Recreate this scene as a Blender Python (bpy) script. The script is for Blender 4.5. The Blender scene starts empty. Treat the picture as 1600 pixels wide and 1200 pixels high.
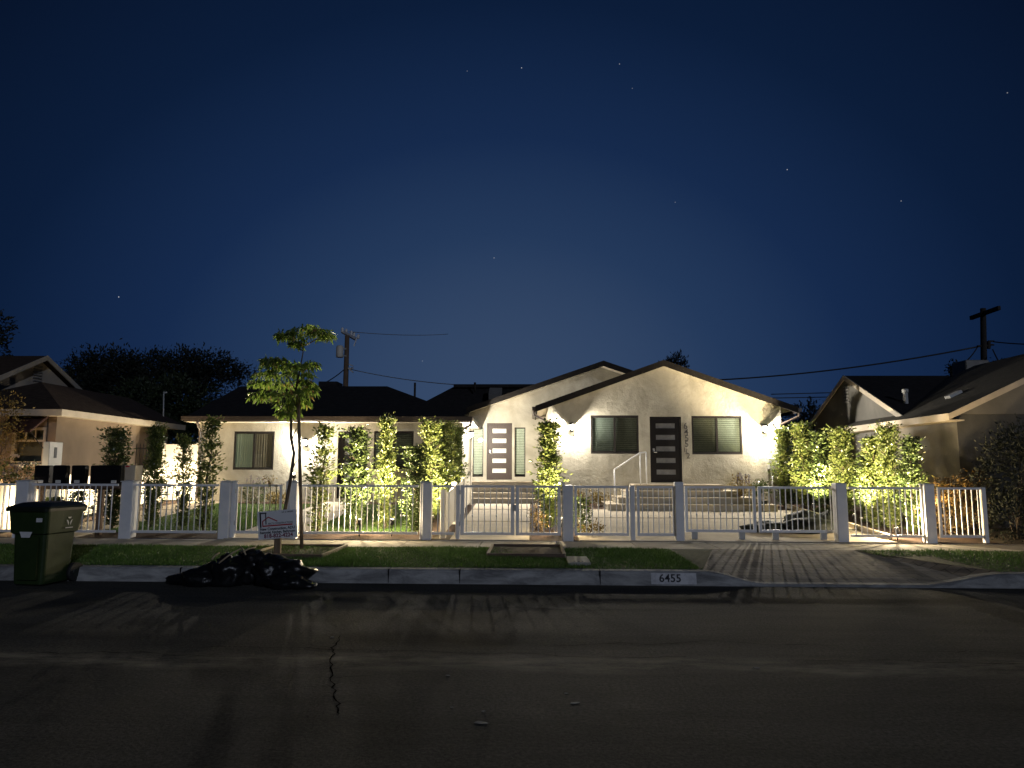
import bpy, math, random
import numpy as np
from mathutils import Vector, Matrix, noise
R = math.radians
PI = math.pi
random.seed(7)
rng = np.random.default_rng(11)
scene = bpy.context.scene
COL = scene.collection

# ------------------------------------------------------------------ camera
F = 1109.0
PITCH, YAW, ROLL = math.atan(135.0 / F), R(1.6), 0.0036
fwd = Vector((0, math.cos(PITCH), math.sin(PITCH)))
up = Vector((0, -math.sin(PITCH), math.cos(PITCH)))
rt = Vector((1, 0, 0))
Mz = Matrix.Rotation(YAW, 3, 'Z')
fwd, up, rt = Mz @ fwd, Mz @ up, Mz @ rt
rt, up = rt * math.cos(ROLL) + up * math.sin(ROLL), up * math.cos(ROLL) - rt * math.sin(ROLL)
CAM = Vector((0, 0, 1.65))
cd = bpy.data.cameras.new('camera')
cam = bpy.data.objects.new('camera', cd)
COL.objects.link(cam)
cd.sensor_width = 36.0
cd.lens = F / 1600 * 36
cd.clip_start = 0.05
cd.clip_end = 3000
m3 = Matrix((rt, up, -fwd)).transposed()
cam.matrix_world = Matrix.Translation(CAM) @ m3.to_4x4()
scene.camera = cam


def ray(px, py):
    return fwd + rt * ((px - 800) / F) - up * ((py - 600) / F)


def P(px, py, Y):
    """world point on the plane y = Y seen at a photo pixel (measuring aid)"""
    d = ray(px, py)
    return CAM + d * (Y / d.y)


def PX(px, Y, py=720):
    return P(px, py, Y).x


def PZ(px, py, Y):
    return P(px, py, Y).z


# ------------------------------------------------------------------ materials
def new_mat(name):
    m = bpy.data.materials.new(name)
    m.use_nodes = True
    nt = m.node_tree
    b = nt.nodes['Principled BSDF']
    return m, nt, b


def mat(name, col, rough=0.6, col2=None, scale=4.0, detail=6.0, bump=0.0, bscale=None, metal=0.0, spec=0.5,
        lo=0.35, hi=0.65, stretch=None, dist=0.0, coat=0.0):
    m, nt, b = new_mat(name)
    N, L = nt.nodes, nt.links
    b.inputs['Roughness'].default_value = rough
    b.inputs['Metallic'].default_value = metal
    b.inputs['Specular IOR Level'].default_value = spec
    b.inputs['Coat Weight'].default_value = coat
    b.inputs['Base Color'].default_value = (*col, 1)
    tc = N.new('ShaderNodeTexCoord')
    src = tc.outputs['Object']
    if stretch:
        mp = N.new('ShaderNodeMapping')
        mp.inputs['Scale'].default_value = stretch
        L.new(src, mp.inputs['Vector'])
        src = mp.outputs['Vector']
    if col2 is not None:
        n = N.new('ShaderNodeTexNoise')
        n.inputs['Scale'].default_value = scale
        n.inputs['Detail'].default_value = detail
        n.inputs['Roughness'].default_value = 0.65
        n.inputs['Distortion'].default_value = dist
        L.new(src, n.inputs['Vector'])
        r = N.new('ShaderNodeValToRGB')
        r.color_ramp.elements[0].position = lo
        r.color_ramp.elements[1].position = hi
        r.color_ramp.elements[0].color = (*col, 1)
        r.color_ramp.elements[1].color = (*col2, 1)
        L.new(n.outputs['Fac'], r.inputs['Fac'])
        L.new(r.outputs['Color'], b.inputs['Base Color'])
    if bump:
        n2 = N.new('ShaderNodeTexNoise')
        n2.inputs['Scale'].default_value = bscale or scale * 10
        n2.inputs['Detail'].default_value = 8
        L.new(src, n2.inputs['Vector'])
        bp = N.new('ShaderNodeBump')
        bp.inputs['Strength'].default_value = bump
        bp.inputs['Distance'].default_value = 0.02
        L.new(n2.outputs['Fac'], bp.inputs['Height'])
        L.new(bp.outputs['Normal'], b.inputs['Normal'])
    return m


def leaf_mat(name, c1, c2, rough=0.4, trans=0.25, c3=None):
    m, nt, b = new_mat(name)
    N, L = nt.nodes, nt.links
    g = N.new('ShaderNodeNewGeometry')
    r = N.new('ShaderNodeValToRGB')
    r.color_ramp.elements[0].color = (*c1, 1)
    r.color_ramp.elements[1].color = (*c2, 1)
    if c3:
        e = r.color_ramp.elements.new(0.93)
        e.color = (*c2, 1)
        r.color_ramp.elements[-1].color = (*c3, 1)
    L.new(g.outputs['Random Per Island'], r.inputs['Fac'])
    L.new(r.outputs['Color'], b.inputs['Base Color'])
    b.inputs['Roughness'].default_value = rough
    tr = N.new('ShaderNodeBsdfTranslucent')
    L.new(r.outputs['Color'], tr.inputs['Color'])
    mx = N.new('ShaderNodeMixShader')
    mx.inputs['Fac'].default_value = trans
    L.new(b.outputs[0], mx.inputs[1])
    L.new(tr.outputs[0], mx.inputs[2])
    L.new(mx.outputs[0], N['Material Output'].inputs['Surface'])
    return m


def emit_mat(name, col, strength):
    m, nt, b = new_mat(name)
    b.inputs['Base Color'].default_value = (*col, 1)
    b.inputs['Emission Color'].default_value = (*col, 1)
    b.inputs['Emission Strength'].default_value = strength
    return m


def stucco_mat(name, c1, c2, sc=1.1, bump=0.45):
    """trowelled plaster: broad mottling, vertical weathering streaks, fine grain"""
    m, nt, b = new_mat(name)
    N, L = nt.nodes, nt.links
    tc = N.new('ShaderNodeTexCoord')
    n = N.new('ShaderNodeTexNoise')
    n.inputs['Scale'].default_value = sc
    n.inputs['Detail'].default_value = 9
    n.inputs['Roughness'].default_value = 0.6
    n.inputs['Distortion'].default_value = 0.6
    L.new(tc.outputs['Object'], n.inputs['Vector'])
    mp = N.new('ShaderNodeMapping')
    mp.inputs['Scale'].default_value = (4, 4, 0.8)
    L.new(tc.outputs['Object'], mp.inputs['Vector'])
    n3 = N.new('ShaderNodeTexNoise')
    n3.inputs['Scale'].default_value = 1.0
    n3.inputs['Detail'].default_value = 5
    L.new(mp.outputs['Vector'], n3.inputs['Vector'])
    ad = N.new('ShaderNodeMath')
    ad.operation = 'MULTIPLY_ADD'
    ad.inputs[1].default_value = 0.2
    L.new(n3.outputs['Fac'], ad.inputs[0])
    ml = N.new('ShaderNodeMath')
    ml.operation = 'MULTIPLY'
    ml.inputs[1].default_value = 0.8
    L.new(n.outputs['Fac'], ml.inputs[0])
    L.new(ml.outputs[0], ad.inputs[2])
    r = N.new('ShaderNodeValToRGB')
    r.color_ramp.elements[0].position = 0.36
    r.color_ramp.elements[1].position = 0.62
    r.color_ramp.elements[0].color = (*c1, 1)
    r.color_ramp.elements[1].color = (*c2, 1)
    L.new(ad.outputs[0], r.inputs['Fac'])
    L.new(r.outputs['Color'], b.inputs['Base Color'])
    b.inputs['Roughness'].default_value = 0.88
    b.inputs['Specular IOR Level'].default_value = 0.2
    n2 = N.new('ShaderNodeTexNoise')
    n2.inputs['Scale'].default_value = 5.0
    n2.inputs['Detail'].default_value = 10
    n2.inputs['Roughness'].default_value = 0.7
    L.new(tc.outputs['Object'], n2.inputs['Vector'])
    bp = N.new('ShaderNodeBump')
    bp.inputs['Strength'].default_value = bump
    bp.inputs['Distance'].default_value = 0.035
    L.new(n2.outputs['Fac'], bp.inputs['Height'])
    L.new(bp.outputs['Normal'], b.inputs['Normal'])
    return m


def glass_mat(name, tint=(0.8, 0.9, 0.85), refl=1.0):
    m, nt, b = new_mat(name)
    N, L = nt.nodes, nt.links
    N.remove(b)
    t = N.new('ShaderNodeBsdfTransparent')
    t.inputs['Color'].default_value = (*tint, 1)
    g = N.new('ShaderNodeBsdfGlossy')
    g.inputs['Roughness'].default_value = 0.02
    f = N.new('ShaderNodeLayerWeight')
    f.inputs['Blend'].default_value = 0.5
    pw = N.new('ShaderNodeMath')
    pw.operation = 'POWER'
    pw.inputs[1].default_value = 5.0
    L.new(f.outputs['Facing'], pw.inputs[0])
    mu = N.new('ShaderNodeMath')
    mu.operation = 'MULTIPLY_ADD'
    mu.use_clamp = True
    mu.inputs[1].default_value = 0.8 * refl
    mu.inputs[2].default_value = 0.045 * refl
    L.new(pw.outputs[0], mu.inputs[0])
    mx = N.new('ShaderNodeMixShader')
    L.new(mu.outputs[0], mx.inputs['Fac'])
    L.new(t.outputs[0], mx.inputs[1])
    L.new(g.outputs[0], mx.inputs[2])
    L.new(mx.outputs[0], N['Material Output'].inputs['Surface'])
    return m


M = {}
M['stucco'] = stucco_mat('cream_stucco', (0.255, 0.238, 0.19), (0.40, 0.375, 0.308), 1.1, 0.85)
M['soffit'] = mat('cream_soffit', (0.62, 0.55, 0.43), 0.8, (0.68, 0.61, 0.48), 3, bump=0.2, bscale=60)
M['roof'] = mat('dark_shingle', (0.018, 0.017, 0.018), 0.9, (0.032, 0.03, 0.03), 6, bump=0.8, bscale=30, stretch=(1, 1, 1), spec=0.15)
M['fascia'] = mat('dark_fascia', (0.010, 0.009, 0.0085), 0.6, (0.016, 0.014, 0.013), 9, bump=0.1, bscale=40, spec=0.1)
M['gutter'] = mat('brown_gutter', (0.045, 0.034, 0.027), 0.4, (0.065, 0.05, 0.04), 6)
M['frame'] = mat('bronze_frame', (0.016, 0.014, 0.013), 0.4, (0.024, 0.021, 0.02), 15, spec=0.15)
M['door_black'] = mat('black_door', (0.012, 0.011, 0.012), 0.5, (0.018, 0.016, 0.016), 20, stretch=(1, 1, 12), spec=0.08)
M['door_brown'] = mat('grey_brown_door', (0.034, 0.026, 0.023), 0.5, (0.06, 0.047, 0.041), 8, spec=0.2, stretch=(10, 10, 0.6), bump=0.15, bscale=12)
M['frost'] = mat('frosted_lite', (0.55, 0.56, 0.50), 0.25, (0.62, 0.63, 0.57), 3)
M['frost_dark'] = mat('frosted_dark_lite', (0.15, 0.155, 0.165), 0.18, (0.22, 0.225, 0.235), 6)
M['glass'] = glass_mat('window_glass', (0.92, 0.95, 0.91))
M['glass_dark'] = glass_mat('window_glass_grey', (0.80, 0.81, 0.76))
M['blind'] = mat('blind_slat', (0.15, 0.17, 0.168), 0.6, (0.19, 0.21, 0.205), 8)
M['lit_sidelight_blind'] = mat('lit_sidelight_blind', (0.46, 0.47, 0.43), 0.6, (0.54, 0.55, 0.50), 8)  # paler copy of the blind slat, brightness from the side lamp painted in
M['curtain'] = mat('plain_curtain', (0.30, 0.34, 0.30), 0.85, (0.36, 0.40, 0.35), 4, stretch=(14, 1, 0.4))
M['curtain_brown'] = mat('brown_curtain', (0.24, 0.21, 0.185), 0.9, (0.29, 0.255, 0.225), 6, stretch=(14, 1, 0.4))
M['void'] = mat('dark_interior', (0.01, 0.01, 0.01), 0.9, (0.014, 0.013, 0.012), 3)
M['white'] = mat('white_fence_paint', (0.72, 0.73, 0.76), 0.42, (0.80, 0.80, 0.82), 5, bump=0.05, bscale=40)
M['vinyl'] = mat('white_vinyl', (0.70, 0.66, 0.57), 0.5, (0.78, 0.74, 0.65), 3, bump=0.05, bscale=30)
M['concrete'] = mat('tan_concrete', (0.42, 0.36, 0.27), 0.85, (0.54, 0.47, 0.37), 2.2, bump=0.25, bscale=80)
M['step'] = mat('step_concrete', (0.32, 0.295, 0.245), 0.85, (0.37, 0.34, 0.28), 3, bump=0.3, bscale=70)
M['sidewalk'] = mat('sidewalk_concrete', (0.42, 0.38, 0.31), 0.9, (0.54, 0.49, 0.41), 1.6, bump=0.35, bscale=60)
M['curb'] = mat('curb_concrete', (0.18, 0.18, 0.18), 0.9, (0.46, 0.46, 0.45), 1.7, bump=0.7, bscale=25, stretch=(1, 1, 3.5), lo=0.36, hi=0.62, dist=0.6)
M['mulch'] = mat('red_brown_mulch', (0.022, 0.011, 0.007), 0.95, (0.065, 0.032, 0.017), 25, bump=1.0, bscale=45)
M['dirt'] = mat('dry_dirt', (0.06, 0.045, 0.03), 0.95, (0.10, 0.08, 0.055), 6, bump=0.8, bscale=30)
M['soil'] = mat('grass_soil', (0.03, 0.04, 0.014), 0.95, (0.05, 0.06, 0.02), 9, bump=0.8, bscale=60)
M['bark'] = mat('brown_bark', (0.07, 0.05, 0.035), 0.9, (0.13, 0.10, 0.07), 14, bump=0.8, bscale=40, stretch=(1, 1, 0.3))
M['stake'] = mat('wood_stake', (0.15, 0.10, 0.06), 0.85, (0.22, 0.16, 0.10), 8, bump=0.4, bscale=30, stretch=(3, 3, 0.4))
M['wood'] = mat('planter_wood', (0.10, 0.065, 0.045), 0.85, (0.17, 0.12, 0.085), 8, bump=0.4, bscale=30, stretch=(0.6, 4, 4))
M['palewood'] = mat('pale_wood', (0.34, 0.27, 0.17), 0.8, (0.44, 0.36, 0.24), 8, stretch=(4, 1, 1))
M['polewood'] = mat('pole_wood', (0.10, 0.065, 0.04), 0.9, (0.17, 0.115, 0.075), 10, bump=0.4, bscale=30, stretch=(4, 4, 0.3))
M['darkpole'] = mat('dark_pole_wood', (0.02, 0.016, 0.014), 0.9, (0.03, 0.025, 0.02), 10, bump=0.3, bscale=30)
M['steel'] = mat('grey_steel', (0.42, 0.42, 0.41), 0.45, (0.5, 0.5, 0.48), 6)
M['chrome'] = mat('satin_handle', (0.6, 0.6, 0.58), 0.25, (0.7, 0.7, 0.68), 6, metal=0.8)
M['wire'] = mat('black_wire', (0.02, 0.02, 0.022), 0.6, (0.03, 0.03, 0.03), 3)
M['palewire'] = mat('grey_wire', (0.28, 0.28, 0.28), 0.5, (0.35, 0.35, 0.34), 3)
M['iron'] = mat('black_iron', (0.012, 0.012, 0.012), 0.5, (0.02, 0.02, 0.02), 6)
M['black'] = mat('black_metal', (0.007, 0.007, 0.008), 0.5, (0.010, 0.010, 0.011), 10, spec=0.1)
M['tag'] = mat('label_plate', (0.66, 0.66, 0.66), 0.5, (0.74, 0.74, 0.74), 30)
M['bin'] = mat('green_bin_plastic', (0.017, 0.034, 0.010), 0.55, (0.026, 0.046, 0.013), 3, bump=0.08, bscale=60, spec=0.25)
M['binlid'] = mat('dark_green_lid', (0.008, 0.013, 0.008), 0.45, (0.012, 0.018, 0.010), 5, bump=0.08, bscale=60)
M['rubber'] = mat('black_rubber', (0.012, 0.012, 0.012), 0.7, (0.02, 0.02, 0.02), 10)
M['bag'] = mat('black_bag_plastic', (0.006, 0.006, 0.007), 0.34, (0.009, 0.009, 0.010), 5, bump=0.7, bscale=8, spec=0.4)
M['tarp'] = mat('dark_tarp', (0.010, 0.012, 0.011), 0.65, (0.017, 0.021, 0.016), 5, bump=0.8, bscale=7, spec=0.15)
M['sign'] = mat('sign_white', (0.80, 0.80, 0.82), 0.5, (0.84, 0.84, 0.86), 3)
M['ink'] = mat('black_ink', (0.012, 0.012, 0.02), 0.6, (0.018, 0.018, 0.028), 9)
M['ink_red'] = mat('red_ink', (0.42, 0.012, 0.02), 0.6, (0.5, 0.02, 0.03), 9)
M['ink_purple'] = mat('maroon_ink', (0.16, 0.01, 0.05), 0.6, (0.2, 0.015, 0.06), 9)
M['paint_white'] = mat('curb_white_paint', (0.42, 0.42, 0.44), 0.8, (0.66, 0.66, 0.68), 9, bump=0.4, bscale=35, lo=0.3, hi=0.6)
M['paint_black'] = mat('curb_black_paint', (0.02, 0.02, 0.025), 0.8, (0.07, 0.07, 0.075), 22, lo=0.45, hi=0.7)
M['numeral'] = mat('dark_numeral', (0.05, 0.045, 0.04), 0.4, (0.08, 0.07, 0.06), 9)
M['tan_stucco'] = stucco_mat('tan_stucco', (0.20, 0.155, 0.115), (0.26, 0.205, 0.15), 0.9, 0.2)
M['pale_stucco'] = stucco_mat('pale_tan_stucco', (0.42, 0.36, 0.29), (0.52, 0.45, 0.36), 0.9, 0.2)
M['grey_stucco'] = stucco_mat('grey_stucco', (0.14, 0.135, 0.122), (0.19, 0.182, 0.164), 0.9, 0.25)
M['shaded_stucco'] = stucco_mat('shaded_siding', (0.06, 0.06, 0.058), (0.10, 0.10, 0.095), 0.8, 0.25)  # shade on the street-facing wall is put into this darker colour
M['brown_roof'] = mat('brown_shingle', (0.045, 0.032, 0.024), 0.95, (0.07, 0.052, 0.04), 8, bump=0.7, bscale=25, spec=0.1)
M['grey_roof'] = mat('grey_shingle', (0.07, 0.068, 0.062), 0.95, (0.105, 0.10, 0.09), 8, bump=0.7, bscale=25, spec=0.1)
M['trim'] = mat('cream_trim', (0.42, 0.37, 0.29), 0.6, (0.50, 0.44, 0.35), 4)
M['awning'] = mat('maroon_awning', (0.05, 0.02, 0.015), 0.8, (0.075, 0.03, 0.02), 6)
M['tank'] = mat('grey_tank', (0.55, 0.53, 0.47), 0.5, (0.62, 0.60, 0.54), 4)  # tone raised so the transformer looks locally lit
M['hvac'] = mat('hvac_grey', (0.18, 0.17, 0.155), 0.6, (0.24, 0.23, 0.21), 4)
M['lid_conc'] = mat('vault_lid', (0.34, 0.33, 0.29), 0.9, (0.46, 0.45, 0.40), 12, bump=0.4, bscale=60)
M['pot'] = mat('dark_pot', (0.02, 0.018, 0.016), 0.5, (0.03, 0.027, 0.024), 5)
M['scrap'] = mat('pale_scrap', (0.26, 0.25, 0.22), 0.8, (0.34, 0.33, 0.29), 20)
M['crackm'] = mat('crack_dark', (0.004, 0.004, 0.004), 1.0, (0.006, 0.006, 0.006), 20, spec=0.0)
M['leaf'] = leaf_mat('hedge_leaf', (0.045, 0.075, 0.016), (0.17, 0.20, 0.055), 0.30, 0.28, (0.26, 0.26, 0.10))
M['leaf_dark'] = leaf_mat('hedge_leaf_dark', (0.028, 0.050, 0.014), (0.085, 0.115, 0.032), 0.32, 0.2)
M['leaf_tree'] = leaf_mat('street_tree_leaf', (0.055, 0.105, 0.018), (0.135, 0.20, 0.04), 0.5, 0.42, (0.22, 0.12, 0.05))
M['leaf_unlit'] = leaf_mat('unlit_leaf', (0.006, 0.009, 0.005), (0.013, 0.018, 0.008), 0.7, 0.1)  # leaf colour blackened to stand in for foliage that gets no light
M['leaf_mid'] = leaf_mat('bushy_tree_leaf', (0.016, 0.026, 0.009), (0.035, 0.05, 0.016), 0.6, 0.15)
M['leaf_red'] = leaf_mat('red_shrub_leaf', (0.08, 0.05, 0.018), (0.20, 0.13, 0.04), 0.5, 0.3, (0.10, 0.12, 0.03))
M['leaf_ochre'] = leaf_mat('ochre_leaf', (0.12, 0.09, 0.02), (0.24, 0.17, 0.04), 0.55, 0.25)
M['petal'] = leaf_mat('pale_petal', (0.5, 0.38, 0.33), (0.65, 0.58, 0.45), 0.6, 0.3)
M['purple'] = leaf_mat('purple_flower', (0.09, 0.06, 0.12), (0.16, 0.11, 0.19), 0.6, 0.2)
M['blade'] = leaf_mat('grass_blade', (0.05, 0.12, 0.018), (0.12, 0.22, 0.04), 0.55, 0.25)
M['lit_lawn_blade'] = leaf_mat('lit_lawn_blade', (0.07, 0.145, 0.025), (0.14, 0.24, 0.05), 0.55, 0.25)  # brighter copy of the grass blade, making up for weak light on the lawn
M['bulb'] = emit_mat('lamp_glow', (1.0, 0.90, 0.70), 60)
M['bulb_low'] = emit_mat('spot_glow', (1.0, 0.88, 0.66), 12)


def road_material():
    m, nt, b = new_mat('asphalt')
    N, L = nt.nodes, nt.links
    tc = N.new('ShaderNodeTexCoord')
    def nz(scale, det, st=None, ro=0.6):
        s = tc.outputs['Object']
        if st:
            mp = N.new('ShaderNodeMapping')
            mp.inputs['Scale'].default_value = st
            L.new(s, mp.inputs['Vector'])
            s = mp.outputs['Vector']
        n = N.new('ShaderNodeTexNoise')
        n.inputs['Scale'].default_value = scale
        n.inputs['Detail'].default_value = det
        n.inputs['Roughness'].default_value = ro
        L.new(s, n.inputs['Vector'])
        return n.outputs['Fac']
    big = nz(0.8, 8, (0.4, 1.5, 1), 0.7)
    fine = nz(34, 6, None, 0.75)
    r = N.new('ShaderNodeValToRGB')
    r.color_ramp.elements[0].position = 0.3
    r.color_ramp.elements[1].position = 0.7
    r.color_ramp.elements[0].color = (0.034, 0.033, 0.031, 1)
    r.color_ramp.elements[1].color = (0.098, 0.094, 0.086, 1)
    L.new(big, r.inputs['Fac'])
    r2 = N.new('ShaderNodeValToRGB')
    r2.color_ramp.elements[0].position = 0.32
    r2.color_ramp.elements[1].position = 0.75
    r2.color_ramp.elements[0].color = (0.28, 0.28, 0.28, 1)
    r2.color_ramp.elements[1].color = (2.3, 2.3, 2.2, 1)
    L.new(fine, r2.inputs['Fac'])
    mx = N.new('ShaderNodeMix')
    mx.data_type = 'RGBA'
    mx.blend_type = 'MULTIPLY'
    mx.inputs['Factor'].default_value = 1.0
    L.new(r.outputs['Color'], mx.inputs[6])
    L.new(r2.outputs['Color'], mx.inputs[7])
    # worn lengthwise seam where the older paving shows through
    sx = N.new('ShaderNodeSeparateXYZ')
    L.new(tc.outputs['Object'], sx.inputs[0])
    wob = nz(0.5, 4)
    ws = N.new('ShaderNodeMath'); ws.operation = 'MULTIPLY_ADD'
    ws.inputs[1].default_value = 0.5
    L.new(wob, ws.inputs[0]); L.new(sx.outputs['Y'], ws.inputs[2])
    sb = N.new('ShaderNodeMath'); sb.operation = 'SUBTRACT'; sb.inputs[1].default_value = 6.62
    L.new(ws.outputs[0], sb.inputs[0])
    ab = N.new('ShaderNodeMath'); ab.operation = 'ABSOLUTE'
    L.new(sb.outputs[0], ab.inputs[0])
    mr = N.new('ShaderNodeMapRange')
    mr.inputs['From Min'].default_value = 0.12
    mr.inputs['From Max'].default_value = 0.34
    mr.inputs['To Min'].default_value = 1.0
    mr.inputs['To Max'].default_value = 0.0
    L.new(ab.outputs[0], mr.inputs['Value'])
    br = nz(2.2, 8, (0.5, 1.5, 1), 0.75)
    mu = N.new('ShaderNodeMath'); mu.operation = 'MULTIPLY'
    L.new(mr.outputs['Result'], mu.inputs[0])
    rb = N.new('ShaderNodeMapRange')
    rb.inputs['From Min'].default_value = 0.42
    rb.inputs['From Max'].default_value = 0.62
    L.new(br, rb.inputs['Value'])
    L.new(rb.outputs['Result'], mu.inputs[1])
    mx2 = N.new('ShaderNodeMix')
    mx2.data_type = 'RGBA'
    L.new(mu.outputs[0], mx2.inputs['Factor'])
    L.new(mx.outputs[2], mx2.inputs[6])
    mx2.inputs[7].default_value = (0.26, 0.24, 0.19, 1)
    L.new(mx2.outputs[2], b.inputs['Base Color'])
    b.inputs['Roughness'].default_value = 0.9
    b.inputs['Specular IOR Level'].default_value = 0.15
    bp = N.new('ShaderNodeBump')
    bp.inputs['Strength'].default_value = 0.9
    bp.inputs['Distance'].default_value = 0.02
    L.new(fine, bp.inputs['Height'])
    L.new(bp.outputs['Normal'], b.inputs['Normal'])
    return m


def paver_material():
    m, nt, b = new_mat('driveway_paving')
    N, L = nt.nodes, nt.links
    tc = N.new('ShaderNodeTexCoord')
    br = N.new('ShaderNodeTexBrick')
    br.inputs['Scale'].default_value = 1.0
    br.inputs['Brick Width'].default_value = 0.36
    br.inputs['Row Height'].default_value = 0.2
    br.inputs['Mortar Size'].default_value = 0.008
    br.inputs['Color1'].default_value = (0.21, 0.19, 0.165, 1)
    br.inputs['Color2'].default_value = (0.30, 0.27, 0.235, 1)
    br.inputs['Mortar'].default_value = (0.09, 0.08, 0.07, 1)
    L.new(tc.outputs['Object'], br.inputs['Vector'])
    n = N.new('ShaderNodeTexNoise')
    n.inputs['Scale'].default_value = 3
    n.inputs['Detail'].default_value = 8
    L.new(tc.outputs['Object'], n.inputs['Vector'])
    mx = N.new('ShaderNodeMix')
    mx.data_type = 'RGBA'
    mx.blend_type = 'OVERLAY'
    mx.inputs['Factor'].default_value = 0.6
    L.new(br.outputs['Color'], mx.inputs[6])
    L.new(n.outputs['Color'], mx.inputs[7])
    bw = N.new('ShaderNodeRGBToBW')
    L.new(n.outputs['Color'], bw.inputs[0])
    L.new(bw.outputs[0], mx.inputs[7])
    L.new(mx.outputs[2], b.inputs['Base Color'])
    b.inputs['Roughness'].default_value = 0.9
    bp = N.new('ShaderNodeBump')
    bp.inputs['Strength'].default_value = 0.5
    bp.inputs['Distance'].default_value = 0.01
    L.new(br.outputs['Fac'], bp.inputs['Height'])
    bp.invert = True
    L.new(bp.outputs['Normal'], b.inputs['Normal'])
    return m


M['road'] = road_material()
M['paver'] = paver_material()


# ------------------------------------------------------------------ builders
def tag(o, label=None, cat=None, group=None, kind=None):
    if label: o['label'] = label
    if cat: o['category'] = cat
    if group: o['group'] = group
    if kind: o['kind'] = kind
    return o


def empty(name, loc, label=None, cat=None, group=None, rz=0.0):
    o = bpy.data.objects.new(name, None)
    o.empty_display_size = 0.2
    o.location = loc
    o.rotation_euler = (0, 0, rz)
    COL.objects.link(o)
    return tag(o, label, cat, group)


def origin(o):
    v = Vector((0, 0, 0))
    while o is not None:
        v = v + Vector(o.location)
        o = o.parent
    return v


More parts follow.
